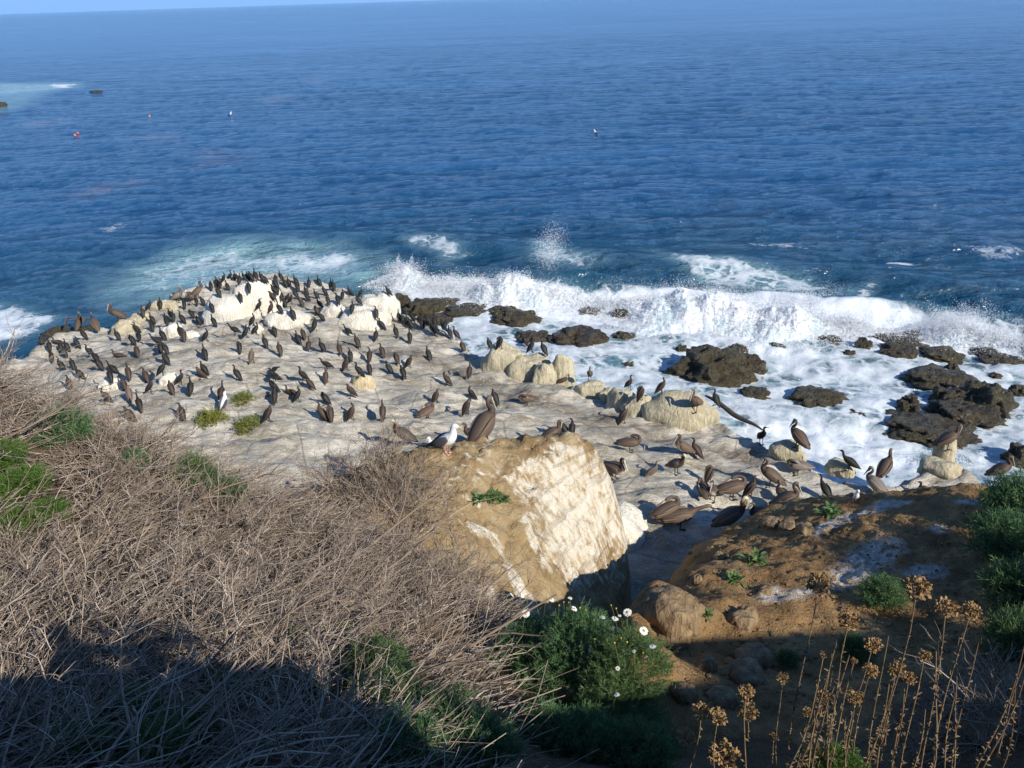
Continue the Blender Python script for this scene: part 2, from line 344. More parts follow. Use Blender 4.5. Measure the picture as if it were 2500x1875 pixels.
def g_bank(x, y, z):
    w = np.zeros(x.shape)
    for pts, r in (([(1850,1535,9.6),(1900,1500,9.8),(1960,1465,10),(2020,1440,10.3),(2070,1420,10.5),(2100,1370,11),(2150,1340,11.6)], .22), ([(2080,1400,10.7),(2110,1370,11.1),(2150,1350,11.5)], .5), ([(1990,1290,12.5),(2060,1260,13),(2140,1245,13.2)], .22), ([(2130,1240,13.3),(2200,1235,13.3)], .25), ([(2240,1390,10.6),(2270,1390,10.6)], .3), ([(2270,1310,12),(2290,1310,12)], .2), ([(2350,1250,12.8),(2400,1255,12.6)], .25), ([(1930,1490,9.8),(1990,1465,10.1)], .12)):
        Q = [tuple(aty(*t)[:2]) for t in pts]; d = np.full(x.shape, 1e9)
        for (ax, ay), (bx, by) in zip(Q[:-1], Q[1:]):
            ex, ey = bx - ax, by - ay; t = np.clip(((x - ax) * ex + (y - ay) * ey) / (ex * ex + ey * ey), 0, 1)
            d = np.minimum(d, np.hypot(x - ax - t * ex, y - ay - t * ey))
        w = np.maximum(w, ss(r, r * .3, d + .1 * fbm(x * 3, y * 3, 2., 3)))
    return w
me, BK_T = patch('earth_bank', BP, BPOLY, MT['earth'], .13, attrs={'guano': g_bank}, nz=.9, fine=.08)
link('earth_bank', me, kind='structure')
# ------------------------------------------------------------ boulders and surf rocks
def rock_mesh(name, rx, ry, rz, seed, mat, rug=.16, blocky=0.0, sub=4, freq=1.1, jag=False):
    import bmesh
    bm = bmesh.new(); bmesh.ops.create_icosphere(bm, subdivisions=sub, radius=1.0)
    V = np.array([v.co[:] for v in bm.verts]); Fc = np.array([[v.index for v in f.verts] for f in bm.faces]); bm.free()
    if blocky: V = V / (np.abs(V) ** (2 + 3 * blocky)).sum(1)[:, None] ** (1 / (2 + 3 * blocky))
    n = fbm(V[:, 0] * freq + seed * 3.7, V[:, 1] * freq - seed, V[:, 2] * freq + seed * 1.3, 5, .5)
    if jag: n = n - 1.3 * np.abs(fbm(V[:, 0] * freq * .9 - seed, V[:, 1] * freq * .9 + seed * 2, V[:, 2] * freq * .9, 4, .55)) + .35
    V = V * (1 + rug * n)[:, None]; V[:, 2] = np.where(V[:, 2] < -.35, -.35 + (V[:, 2] + .35) * .4, V[:, 2])
    V = V * np.array([rx, ry, rz]); return mesh_np(name, V, Fc, [mat])
def boulder(name, box, mat, label, cat='boulder', group=None, z=None, depthf=.75, rug=.12, blocky=.1, sub=4, seed=None, minh=.3, yaw=None, freq=1.1, jag=False, sink=.04):
    u0, v0, u1, v1 = box; uc = (u0 + u1) / 2
    if z is None: p, _, _ = hit(uc, v1 - .12 * (v1 - v0), ('shelf', 'slope'))
    else: p = atz(uc, v1 - .1 * (v1 - v0), z)
    dp = depth(p); w = (u1 - u0) * dp / F; hp = (v1 - v0) * dp / F
    a = math.atan2(CAM.z - p.z, math.hypot(p.x, p.y)); dd = depthf * w
    h = max(minh * w, (hp - .55 * dd * math.sin(a)) / math.cos(a))
    sd = seed if seed is not None else rnd.random() * 50
    me = rock_mesh(name, w / 2 * 1.06, dd / 2, h / 1.0, sd, mat, rug, blocky, sub, freq, jag)
    loc = Vector((p.x, p.y + dd * .38, p.z - sink * h))
    o = link(name, me, label=label, cat=cat, group=group, loc=loc, yaw=(yaw if yaw is not None else math.atan2(p.y, p.x) - math.pi / 2 + rnd.uniform(-.2, .2)))
    addbvh(name + str(len(BVH)), me, Matrix.Translation(loc) @ Matrix.Rotation(o.rotation_euler.z, 4, 'Z'))
    return o
BOULD = [
 ((496,728,612,786),'white','long white guano boulder on the far shelf, its lower left half'),
 ((570,686,668,764),'white','tall white guano boulder at the far tip of the shelf, streaked'),
 ((648,766,744,797),'white','low flat white boulder right of the big streaked boulders'),
 ((788,745,842,776),'white','small white dome boulder behind the cracked pair on shelf'),
 ((828,755,944,803),'white','broad pale boulder, front one of the cracked pair at right tip'),
 ((880,720,968,782),'white','tall pale boulder, rear one of the cracked pair at right tip'),
 ((856,916,914,952),'yellow','yellowish split boulder lying alone in the middle of the shelf'),
 ((610,792,640,812),'white','small round white boulder below the long white boulder'),
 ((398,794,440,827),'white','small white humped boulder among cormorants on left shelf'),
 ((448,808,482,828),'white','flat white stone right of the small humped boulder on left shelf'),
 ((366,732,424,760),'cream','cream boulder on the far left rim of the shelf'),
 ((266,784,334,818),'cream','low cream boulder on the left rim below the rim boulder'),
 ((308,766,370,792),'cream','middle cream boulder on the left rim of the shelf'),
 ((386,912,434,940),'white','small white boulder in the left foreground of the shelf'),
 ((240,922,294,958),'white','broad white stone nearest the dry brush on the left'),
 ((1176,838,1280,910),'cream','leftmost cream boulder of the cluster at the surf edge'),
 ((1240,862,1346,930),'cream','second cream boulder from left in the surf edge cluster'),
 ((1304,882,1364,940),'cream','small front cream boulder with dark hollow in surf edge cluster'),
 ((1350,864,1402,926),'cream','narrow upright cream boulder at right end of the surf edge cluster'),
 ((1404,931,1482,972),'cream','low cream hump just right of the boulder cluster'),
 ((1466,946,1512,980),'cream','smallest cream hump between two larger humps at surf edge'),
 ((1484,948,1552,1002),'cream','grey cream hump left of the big domed boulder'),
 ((1522,964,1604,1016),'cream','pale hump touching the left side of the big domed boulder'),
 ((1570,960,1758,1044),'cream','big domed cream boulder with a pelican standing on it'),
 ((1884,1076,1970,1122),'cream','pale boulder under the pelican at the water edge, right'),
 ((2028,1124,2088,1156),'cream','small pale hump under the lone cormorant at right water edge'),
 ((2264,1126,2360,1166),'cream','wide cream boulder at the base of the rock pillar'),
 ((1452,1235,1585,1350),'white','smooth pale rock leaning against the right foot of the mound'),
]
BO = {}
for i, (bx, mt, lb) in enumerate(BOULD):
    big = (bx[2] - bx[0]) > 90
    bx = (bx[0] - 4, bx[1] - 5, bx[2] + 4, bx[3] + 4) if i < 6 else bx
    BO[i] = boulder('boulder', bx, MT[mt], lb, group='boulders on the bird shelf', seed=i * 1.37 + 2, rug=.22 if big else .26, sink=.14 if i > 14 else .06, depthf=1.2 if i == 27 else .72 if i not in (0, 23) else .6, blocky=.12)
boulder('rock_pillar', (2286,1062,2333,1138), MT['cream'], 'narrow rock pillar with a dark bird on top, right water edge', cat='rock', seed=31, depthf=.9, minh=1.1, blocky=.3)
SR = [(958,717,1001,750),(987,731,1074,771),(1023,730,1113,753),(1074,750,1189,775),(1168,728,1222,746),(1197,746,1262,775),(1207,757,1320,795),(1417,750,1464,769),(1497,753,1535,778),(1019,778,1102,790),(1262,811,1341,840),(1352,800,1475,850),(1500,809,1551,829),(1652,840,1676,863),(1511,883,1551,892),
 (1661,846,1836,941),(1795,864,1868,911),(1807,947,1885,982),(1946,949,2076,1002),(1974,1000,2043,1012),(2074,1002,2117,1025),(2196,962,2251,1010),(2275,976,2306,1002),(2247,903,2389,952),(2314,884,2344,907),(2367,935,2483,1012),(2291,947,2369,992),(2308,980,2470,1045),(2202,1029,2389,1082),(2092,825,2131,854),(2149,828,2267,850),(2165,842,2247,874),(2218,803,2255,830),(2263,850,2357,882),(2381,852,2442,870),(2414,866,2510,895),(2007,821,2060,838),(1893,785,1934,805),(1832,809,1864,825),(1879,838,1921,854),(1785,842,1830,862),(2064,854,2088,868),(2422,909,2450,923),(2475,940,2515,965),(2470,1085,2550,1150),(90,797,205,848),(-14,250,10,262),(218,220,244,226)]
SRL = {0:'dark mossy rock at the splash beside the white boulders',1:'brown weedy rock, largest in the group below the first splash',2:'reddish brown rock against the breaking wave, left',3:'long low reddish rock awash behind the line of cormorants',4:'black rock half hidden in the white breaker, left of centre',5:'olive topped rock behind the flat wet slab',6:'flat dark slab of wet rock with reddish front edge',7:'dark rock peeking under the breaker, left of a smaller dark cube',8:'small dark cube rock at the foot of the tallest breaker',9:'thin dark ledge right below the row of cormorants',10:'grey wave-washed rock behind the cluster cormorants',11:'long dark rock awash in the middle of the surf',12:'low dark rock right of the long awash rock',13:'small isolated rock left of the big dark peak',14:'sliver of dark rock in front of the long awash rock',15:'big dark peaked rock in the surf behind the standing pelican',16:'dark angular rock touching the right side of the big peak',17:'dark round rock just below the big peak',18:'large flat dark rock alone in the white foam',19:'thin dark sliver below the large flat foam rock',20:'round submerged grey rock right of the dark sliver in foam',21:'small two-humped dark rock left of the big rock group on right',22:'small knob rock at the left edge of big rock group',23:'mussel covered mound at the back of the right rock group',24:'rounded knob on top of the mussel covered mound',25:'sloping mussel rock at the right end of rock group',26:'brown block between the mussel mound and sloping mussel rock',27:'wide cracked brown slab in the middle of the right rock group',28:'long barnacled slab at the front of the right rock group',29:'dark rock left of the breaker rocks on the right',30:'long flat rock under the right hand splash',31:'brown hump in front of the long flat splash rock',32:'pointed dark rock sticking up beside the right splash',33:'brown rounded rock right of the splash rocks',34:'pale brown rock under the far right breaker',35:'dark ledge running off the right edge below the breaker',36:'dark rock at the foot of the middle right breaker',37:'black rock inside the white breaker right of centre',38:'small rock blurred by spray under the breaker',39:'low wet rock right of the dark peak group, mid surf',40:'wet brown rock just behind the big dark peak',41:'tiny pale rock in front of the right breaker',42:'small red brown rock near the right edge of surf',43:'dark rock at the right edge, above the white channel',44:'black rock at the right edge beside the shelf end',45:'black wet rock at the left end of the shelf',46:'far dark rock at the left edge in distant surf',47:'far dark reef speck beside the distant breaking water'}
for i, bx in enumerate(SR):
    boulder('reef_block' if i in (16, 26) else 'surf_rock', bx, MT['surf'], SRL[i], cat='rock', group='dark rocks in the surf', z=-.02, seed=i * 2.11 + 60, rug=.29, blocky=.3 if i % 3 else .1, depthf=.85, minh=.12, freq=1.5, jag=True, sub=5, sink=.26)

# ------------------------------------------------------------ sea
def wpoly(pts, z=0.0): return [tuple(atz(u, v, z)[:2]) for u, v in pts]
ang = np.radians(np.linspace(-58, 58, 620))
rad = [11.0]
while rad[-1] < 330: rad.append(rad[-1] * 1.0062)
while rad[-1] < 45000: rad.append(rad[-1] * 1.09)
rad = np.array(rad); rr, aa = np.meshgrid(rad, ang, indexing='ij')
sx, sy = rr * np.sin(aa), rr * np.cos(aa)
BRK = wpoly([(900,690),(960,700),(1050,708),(1150,716),(1250,738),(1350,748),(1450,752),(1550,768),(1650,782),(1750,785),(1850,790),(1950,800),(2050,812),(2150,822),(2250,824),(2350,838),(2500,862),(2700,900)])
BRK = np.array(BRK); seg = np.r_[0, np.cumsum(np.hypot(*np.diff(BRK, axis=0).T))]
bu = np.array([900,960,1050,1150,1250,1350,1450,1550,1650,1750,1850,1950,2050,2150,2250,2350,2500,2700.])
def brkat(s):
    x = np.interp(s, seg, BRK[:, 0]); y = np.interp(s, seg, BRK[:, 1]); e = .8
    tx = np.interp(s + e, seg, BRK[:, 0]) - np.interp(s - e, seg, BRK[:, 0]); ty = np.interp(s + e, seg, BRK[:, 1]) - np.interp(s - e, seg, BRK[:, 1])
    l = np.hypot(tx, ty); return x, y, -ty / l, tx / l          # point and normal towards the open sea
fadew = 1 / (1 + (rr / 160) ** 2)
def sea_height(x, y, r):
    k = ss(16, 30, r)
    z = .26 * k * perlin(x / 9 + .2 * y / 9, y / 3.6, 1.) + .13 * perlin(x / 3.6, y / 1.7, 2.) + .07 * perlin(x / 1.5, y / .85, 3.) + .03 * perlin(x / .6, y / .45, 4.)
    return z
sz = sea_height(sx, sy, rr) * fadew
# signed distance past the breaker line (+ towards sea), and the swell that is about to break
yl = np.interp(sx, BRK[:, 0], BRK[:, 1]); past = sy - yl
inx = ss(BRK[0, 0] - 4, BRK[0, 0] + 3, sx)
hl = 1.0 + .6 * perlin(sx / 7., 0 * sx, 5.)
sz = sz + inx * hl * .85 * np.exp(-((past - 2.3 - .5 * perlin(sx / 4., 0 * sx, 9.)) / 1.5) ** 2)
sz = sz + .35 * np.exp(-((past - 9 - 1.5 * perlin(sx / 9., 0 * sx, 3.)) / 2.4) ** 2)
foam = np.zeros(sx.shape); teal = np.zeros(sx.shape)
def addfoam(pts, dens, soft, te=0.0, n=.5):
    global foam, teal
    d = polydist(sx, sy, wpoly(pts)) + n * soft * fbm(sx * .35, sy * .5, 2.2, 3); m = ss(-soft, soft, d)
    foam = np.maximum(foam, dens * m); teal = np.maximum(teal, te * m)
surf = ss(1.2, -.6, past + .6 * fbm(sx * .5, sy * .5, 1., 3)) * inx
teal = np.maximum(teal, .32 * inx * np.exp(-((past - 2.6) / 2.2) ** 2) * ss(-.2, .4, perlin(sx / 5., sy / 5., 6.)))
foam = np.maximum(foam, .545 * surf); teal = np.maximum(teal, .5 * surf)
addfoam([(980,700),(1200,715),(1500,735),(1900,740),(2200,790),(2500,830),(2500,880),(2150,850),(1900,830),(1600,810),(1300,775),(1000,745)], .86, .8, .6)
addfoam([(1560,800),(1800,800),(2000,830),(2150,880),(2100,930),(1900,900),(1650,860)], .62, 1.6, .5)
addfoam([(1700,960),(1850,985),(2000,1020),(2150,1040),(2250,1080),(2400,1090),(2400,1180),(2100,1170),(1900,1100),(1780,1030)], .72, 1.4, .7)
addfoam([(2060,900),(2180,940),(2250,1040),(2150,1060),(2020,960)], .62, .9, .5)
addfoam([(300,660),(430,618),(560,606),(700,604),(860,612),(925,650),(935,700),(700,700),(560,680),(430,715),(330,745),(290,720)], .42, 2.6, 1.0)
addfoam([(540,640),(700,612),(860,618),(905,660),(760,665),(600,660)], .53, 1.8, 1.0)
addfoam([(-60,740),(40,745),(150,775),(100,820),(-60,860)], .6, 1.0, .4)
addfoam([(985,590),(1060,584),(1140,600),(1130,625),(1060,650),(1080,618),(1010,605)], .48, .6, .5, .9)
addfoam([(1290,585),(1380,620),(1500,650),(1420,660),(1300,640)], .42, .7, .5)
addfoam([(1590,620),(1680,640),(1800,650),(2000,690),(2100,720),(1900,720),(1700,690)], .52, 1.0, .6)
addfoam([(1700,572),(1850,588),(2040,610),(1980,618),(1800,600)], .40, .9)
addfoam([(2138,632),(2180,634),(2275,652),(2230,656),(2165,645)], .6, .35, 0, .3)
addfoam([(2100,700),(2150,690),(2120,740),(2070,750)], .55, .4, .3)
addfoam([(2260,590),(2520,600),(2520,640),(2400,640)], .40, 1.2)
addfoam([(230,560),(300,545),(320,555),(250,590)], .44, .8)
addfoam([(-40,202),(90,204),(190,200),(195,212),(60,228),(-40,238)], .36, 4, .8)
addfoam([(110,206),(190,204),(180,214),(120,216)], .62, 2.5, .3, .4)
addfoam([(-40,230),(120,222),(60,262),(-40,285)], .3, 3, .5)
kelp = np.zeros(sx.shape)
for pts in ([(640,240),(700,232),(712,240),(650,256)], [(755,190),(782,186),(780,202),(765,204)], [(500,365),(560,370),(570,395),(510,400)], [(200,465),(330,440),(340,447),(215,475)], [(60,300),(140,290),(150,300),(70,312)], [(350,335),(420,325),(430,340),(360,350)]):
    d = polydist(sx, sy, wpoly(pts)); kelp = np.maximum(kelp, ss(-2.5, 1.5, d + 1.5 * fbm(sx * .2, sy * .3, 1., 3)))
slick = np.zeros(sx.shape)
sz = sz + foam * .10 * fbm(sx * 1.6, sy * 1.6, 7., 4) * (rr < 60)
def mat_sea():
    m = M('sea_water', .09, .5); m.put(m.b, 'IOR', 1.33); c = m.co()
    deep = m.ramp(m.noise(.035, 4, .6, m.co('Object', (.5, 1.2, 1))), [(.3, (.010, .070, .180)), (.7, (.018, .097, .240))])
    base = m.mix(m.math('MULTIPLY', m.attr('shal'), .8), deep, (.012, .062, .100))
    t = m.attr('teal'); base = m.mix(m.math('MULTIPLY', t, .9), base, (.25, .43, .46))
    base = m.mix(m.math('MULTIPLY', m.math('MULTIPLY', m.attr('kelp'), m.ramp(m.noise(.9, 4, .7, m.co('Object', (.3, 1, 1))), [(.4, 0), (.6, 1)])), .36), base, (.34, .28, .30))
    m.col(base)
    far = m.n('CameraData').outputs['View Distance']
    wv = m.co('Object', (.55, 1.25, 1))
    h1 = m.noise(.9, 5, .68, wv, .3); h2 = m.noise(.11, 3, .6, m.co('Object', (.4, 1.5, 1)), .2)
    h = m.math('ADD', h1, m.math('MULTIPLY', h2, 2.6))
    m.bump(h, m.ramp(m.noise(.022, 3, .6, m.co('Object', (.35, 1.3, 1))), [(.38, .5), (.55, 1)]), 1.0)
    f = m.attr('foam')
    wob = m.n('VectorMath', {'operation': 'ADD'}); m.t.links.new(c, wob.inputs[0])
    nz = m.n('TexNoise', Scale=1.1, Detail=4.0); m.t.links.new(c, nz.inputs['Vector'])
    sc = m.n('VectorMath', {'operation': 'SCALE'}); m.t.links.new(nz.outputs['Color'], sc.inputs[0]); sc.inputs['Scale'].default_value = 1.1
    m.t.links.new(sc.outputs[0], wob.inputs[1])
    v1 = m.vor(.5, 'DISTANCE_TO_EDGE', wob.outputs[0]); v2 = m.vor(1.35, 'DISTANCE_TO_EDGE', wob.outputs[0])
    lace = m.math('SUBTRACT', 1.0, m.math('MULTIPLY', m.math('MINIMUM', m.math('MULTIPLY', v1, 1.6), m.math('MULTIPLY', v2, 2.6)), 1.6))
    n2 = m.noise(1.7, 5, .70, None, .8)
    val = m.math('ADD', m.math('MULTIPLY', lace, .42), m.math('MULTIPLY', n2, .75))
    val = m.math('ADD', val, m.math('MULTIPLY', f, 1.5))
    k = m.ramp(m.math('SUBTRACT', val, 1.15), [(.12, 0), (.34, .55), (.62, 1)])
    k = m.math('MULTIPLY', k, m.ramp(f, [(.04, 0), (.3, 1)]))
    fo = m.n('BsdfPrincipled'); fo.inputs['Base Color'].default_value = (.80, .84, .86, 1); fo.inputs['Roughness'].default_value = .75
    fb = m.n('Bump', Strength=.6, Distance=.08, Height=n2); m.t.links.new(fb.outputs[0], fo.inputs['Normal'])
    mx = m.n('MixShader'); m.t.links.new(k, mx.inputs[0]); m.t.links.new(m.b.outputs[0], mx.inputs[1]); m.t.links.new(fo.outputs[0], mx.inputs[2])
    m.t.links.new(mx.outputs[0], m.t.nodes['Material Output'].inputs[0]); return m.m
MT['sea'] = mat_sea()
shal = ss(34, 4, past) * ss(70, 40, rr)
me = mesh_np('sea', np.c_[sx.ravel(), sy.ravel(), sz.ravel()], gridfaces(len(rad), len(ang)), [MT['sea']], attrs={'foam': foam.ravel(), 'teal': teal.ravel(), 'kelp': kelp.ravel(), 'shal': shal.ravel()})
sea = link('sea', me, kind='structure')

# ------------------------------------------------------------ breaking surf
mf = M('white_foam', .8, .2); mf.col(mf.mix(mf.ramp(mf.noise(.7, 4, .6), [(.42, 0), (.62, 1)]), (.88, .90, .91), (.66, .80, .82)))
mf.bump(mf.noise(9, 4, .75), .7, .08); MT['foam'] = mf.m
md = M('spray_drops', .5, .3); md.col((.88, .91, .93)); MT['drop'] = md.m
TOPV = {900:0,940:.35,985:1.0,1040:.55,1150:.65,1250:1.05,1350:.7,1420:.4,1480:.4,1560:.75,1650:1.0,1750:1.15,1850:.8,1950:1.05,2040:.5,2110:.4,2180:.2,2260:.6,2340:1.0,2420:.6,2500:.5,2700:.6}
ks = sorted(TOPV)
su = np.interp(np.linspace(0, seg[-1], 900), seg, bu); s_ = np.linspace(0, seg[-1], 900)
hh = np.interp(su, ks, [TOPV[k] for k in ks])
wid = np.interp(su, [900,1000,1250,1400,1500,1600,1850,2000,2150,2300,2500,2700], [.8,1.3,1.7,1.4,1.4,2.6,2.7,2.0,1.0,1.2,1.2,1.2])
tt = np.linspace(-1, 1, 84); bxx, byy, nx, ny = brkat(s_)
s2, t2 = np.meshgrid(s_, tt, indexing='ij')
off = t2 * wid[:, None] * np.where(t2 < 0, 1.5, 1.0) + .35 + .9 * perlin(s_ * .22, 0 * s_, 2.)[:, None]
px = bxx[:, None] + nx[:, None] * off + .12 * fbm(s2 * 2, t2 * 3, 1., 3); py = byy[:, None] + ny[:, None] * off + .15 * fbm(s2 * 2, t2 * 3, 8., 3)
prof = np.where(t2 < .1, ss(-1.05, .1, t2) ** 1.5, np.maximum(0, 1 - (np.maximum(t2 - .1, 0) / .9) ** 1.5))
low = 1.5 * perlin(px * .32, py * .5, 3.) + .4 * perlin(px * .8, py * .9, 7.)
puff = sum(a_ * np.abs(perlin(px * f_ + 3 * f_, py * f_, 3. + f_)) for a_, f_ in ((.42, .9), (.24, 2.1), (.14, 4.6), (.07, 9.5)))
pz = -.32 + 1.15 * hh[:, None] * prof * (.75 + .5 * low) + (puff - .05) * prof * (.5 + .5 * hh[:, None])
pz = np.where(np.abs(t2) > .97, -.6, pz)
me = mesh_np('breaking_wave', np.c_[px.ravel(), py.ravel(), pz.ravel()], gridfaces(900, 84), [MT['foam']])
link('breaking_wave', me, kind='stuff', label='long white breaking wave along the dark rocks')
# spray: many single droplets thrown up along the break
def tetras(P, r):
    n = len(P); B = np.array([[1, 1, 1], [1, -1, -1], [-1, 1, -1], [-1, -1, 1]]) * .577
    Q = RG.normal(size=(n, 3, 3)); Q, _ = np.linalg.qr(Q)
    V = P[:, None] + np.einsum('nij,kj->nki', Q, B) * r[:, None, None]
    b = np.arange(n)[:, None, None] * 4; Fc = (b + np.array([[0, 1, 2], [0, 3, 1], [0, 2, 3], [1, 3, 2]])[None]).reshape(-1, 3)
    return V.reshape(-1, 3), Fc
def spray(n):
    out = []; R = []
    s = RG.uniform(0, seg[-1], n); u = np.interp(s, seg, bu); h = np.interp(u, ks, [TOPV[k] for k in ks])
    x, y, nx_, ny_ = brkat(s); w = np.interp(u, su, wid)
    o = RG.normal(0, .5, n) * w + .2
    x = x + nx_ * o; y = y + ny_ * o
    burst = np.clip(.35 + 1.0 * fbm(x * .8, y * .8, 4., 3), .05, 2)
    z = h * (.35 + .5 * RG.random(n)) * np.exp(-(o / w) ** 2 * .8) + RG.exponential(.15, n) * burst
    return np.c_[x, y, z * 1.2], RG.uniform(.009, .024, n)
P1, R1 = spray(38000)
PS, RS = [P1], [R1]
n = 62000; ii = RG.integers(0, 900, n); jj = np.clip(RG.normal(36, 15, n), 3, 80).astype(int)      # fuzz that clings to the foam's surface
bz = np.clip(.5 + 1.1 * fbm(px[ii, jj] * .9, py[ii, jj] * .9, 4., 3), .12, 2)
PS.append(np.c_[px[ii, jj] + RG.normal(0, .08, n), py[ii, jj] + RG.normal(0, .08, n), np.maximum(pz[ii, jj], 0) + RG.exponential(.11, n) * bz * (.4 + hh[ii])]); RS.append(RG.uniform(.008, .022, n))
n = 16000; ii = RG.integers(0, 900, n); jj = np.clip(RG.normal(42, 10, n), 3, 80).astype(int)
PS.append(np.c_[px[ii, jj] + RG.normal(0, .06, n), py[ii, jj] + RG.normal(0, .06, n), np.maximum(pz[ii, jj], 0) + RG.exponential(.05, n)]); RS.append(RG.uniform(.014, .03, n))
for (u, v, zt, sp, n) in [(985,690,1.7,.55,9000),(1345,700,3.0,.5,3200),(1310,715,1.5,1.0,5000),(1600,745,1.5,1.1,6000),(1950,770,1.8,.8,9000),(1230,722,1.5,.9,7000),(1120,712,1.1,.9,4000),(2075,805,1.4,.45,4500),(2330,820,1.8,.7,12000),(2450,838,1.3,.9,6000),(1740,755,1.6,1.0,9000),(1490,745,.9,.9,3000),(2320,1135,.6,.4,1500)]:
    p = atz(u, v, 0); q = RG.normal(0, 1, (n, 3)); hz_ = RG.random(n) ** 1.5 * zt * (.55 + .6 * np.abs(perlin(q[:, 0] * 1.7 + u, q[:, 1] * 0)))
    X = p.x + q[:, 0] * sp * (.7 + .5 * hz_ / zt); Y = p.y + q[:, 1] * sp * .6
    if v == 700 and u == 1345: hz_ = np.clip(RG.normal(1.9, .55, n), .4, 3.6); X = p.x + q[:, 0] * .34 + (hz_ - 2) * .12
    PS.append(np.c_[X, Y, hz_]); RS.append(RG.uniform(.007, .017, n))
V, Fc = tetras(np.vstack(PS), np.concatenate(RS))
link('sea_spray', mesh_np('sea_spray', V, Fc, [MT['drop']], smooth=False), kind='stuff', label='spray droplets thrown up by the breaking wave')
# ------------------------------------------------------------ birds
def crom(P, n):
    P = np.asarray(P, float); m = len(P); out = []
    for i in range(m - 1):
        a, b, c, d = P[max(i - 1, 0)], P[i], P[i + 1], P[min(i + 2, m - 1)]
        for t in np.arange(n) / n:
            out.append(.5 * (2 * b + (c - a) * t + (2 * a - 5 * b + 4 * c - d) * t * t + (3 * b - 3 * c + d - a) * t ** 3))
    out.append(P[-1]); return np.array(out)
def sweep(sec, k=10, n=3, ref=(0, 1, 0), flip=1, belly=None):
    """sections x,y,z,half_width,half_height,r,g,b -> verts, tris, colours; one closed tapering skin"""
    Q = crom([s if len(s) == 8 else (*s, 1, 1, 1) for s in sec], n); P = Q[:, :3] * np.array([1, flip, 1]); ref = np.array(ref, float)
    T = np.gradient(P, axis=0); T /= np.linalg.norm(T, axis=1)[:, None] + 1e-9
    Sd = ref - T * (T @ ref)[:, None]; Sd /= np.linalg.norm(Sd, axis=1)[:, None] + 1e-9
    U = np.cross(T, Sd); th = np.linspace(0, 2 * np.pi, k, endpoint=False)
    hw = np.maximum(Q[:, 3], .002); hh_ = np.maximum(Q[:, 4], .002)
    V = P[:, None] + Sd[:, None] * (np.cos(th)[None, :, None] * hw[:, None, None]) + U[:, None] * (np.sin(th)[None, :, None] * hh_[:, None, None])
    C = np.repeat(np.clip(Q[:, 5:8], 0, 1)[:, None], k, 1)
    if belly is not None:
        dn = ss(-.1, -.75, (U[:, None, 2] * np.sin(th)[None])) * belly[3]
        lo = belly[4] if len(belly) > 4 else (0, len(Q)); msk = np.zeros(len(Q)); msk[int(lo[0] * n):int(lo[1] * n)] = 1
        dn = (dn * msk[:, None])[..., None]; C = C * (1 - dn) + np.array(belly[:3]) * dn
    m = len(Q); V = V.reshape(-1, 3); C = C.reshape(-1, 3); f = []
    i = np.arange(m - 1)[:, None] * k; j = np.arange(k)[None]; a = (i + j).ravel(); b = (i + (j + 1) % k).ravel()
    f = np.r_[np.c_[a, b, b + k], np.c_[a, b + k, a + k]]
    V = np.r_[V, [P[0]], [P[-1]]]; C = np.r_[C, [C[0]], [C[-1]]]; e = (m - 1) * k; jj = np.arange(k)
    f = np.r_[f, np.c_[(jj + 1) % k, jj, np.full(k, m * k)], np.c_[e + jj, e + (jj + 1) % k, np.full(k, m * k + 1)]]
    if flip < 0: f = f[:, ::-1]
    return V, f, C
def merge(parts):
    V, Fc, C, o = [], [], [], 0
    for v, f, c in parts: V.append(v); Fc.append(f + o); C.append(c); o += len(v)
    return np.vstack(V), np.vstack(Fc), np.vstack(C)
def mk(name, parts, mat):
    v, f, c = merge(parts); return mesh_np(name, v, f, [mat], attrs={'bc': c})
mb = M('feathers', .6, .3)
st = mb.n('Mapping', Vector=mb.co()); st.inputs['Scale'].default_value = (8, 30, 14)
bs = mb.mix(1.0, mb.attr('bc', 'Color'), mb.objcol(), 'MULTIPLY')
bs = mb.mix(mb.math('MULTIPLY', mb.ramp(mb.noise(3, 4, .7, st.outputs[0]), [(.4, 0), (.65, 1)]), .35), bs, mb.mix(.25, bs, (.30, .25, .2)))
mb.col(bs); MT['feather'] = mb.m
mk2 = M('bird_bare_parts', .5, .4); mk2.col(mk2.mix(1.0, mk2.attr('bc', 'Color'), mk2.objcol(), 'MULTIPLY')); MT['bare'] = mk2.m
mk3 = M('bird_bill_and_legs', .5, .4); mk3.col(mk3.attr('bc', 'Color')); MT['bill'] = mk3.m
def leg_parts(x, z, y, c, foot=.075, r=.010):
    t = sweep([(x - .01, y, z, r * 1.8, r * 1.8, *c), (x, y, z * .5, r, r, *c), (x, y, .015, r, r, *c)], 6, 2, ref=(0, 1, 0))
    V = np.array([[x - .02, y, .012], [x + foot, y - foot * .55, .006], [x + foot * 1.15, y, .006], [x + foot * .95, y + foot * .55, .006], [x - .02, y, .0]], float)
    Fc = np.array([[0, 1, 2], [0, 2, 3], [4, 2, 1], [4, 3, 2], [0, 4, 1], [0, 3, 4]])
    return [t, (V, Fc, np.tile(c, (5, 1)))]
K = (.022, .022, .021)
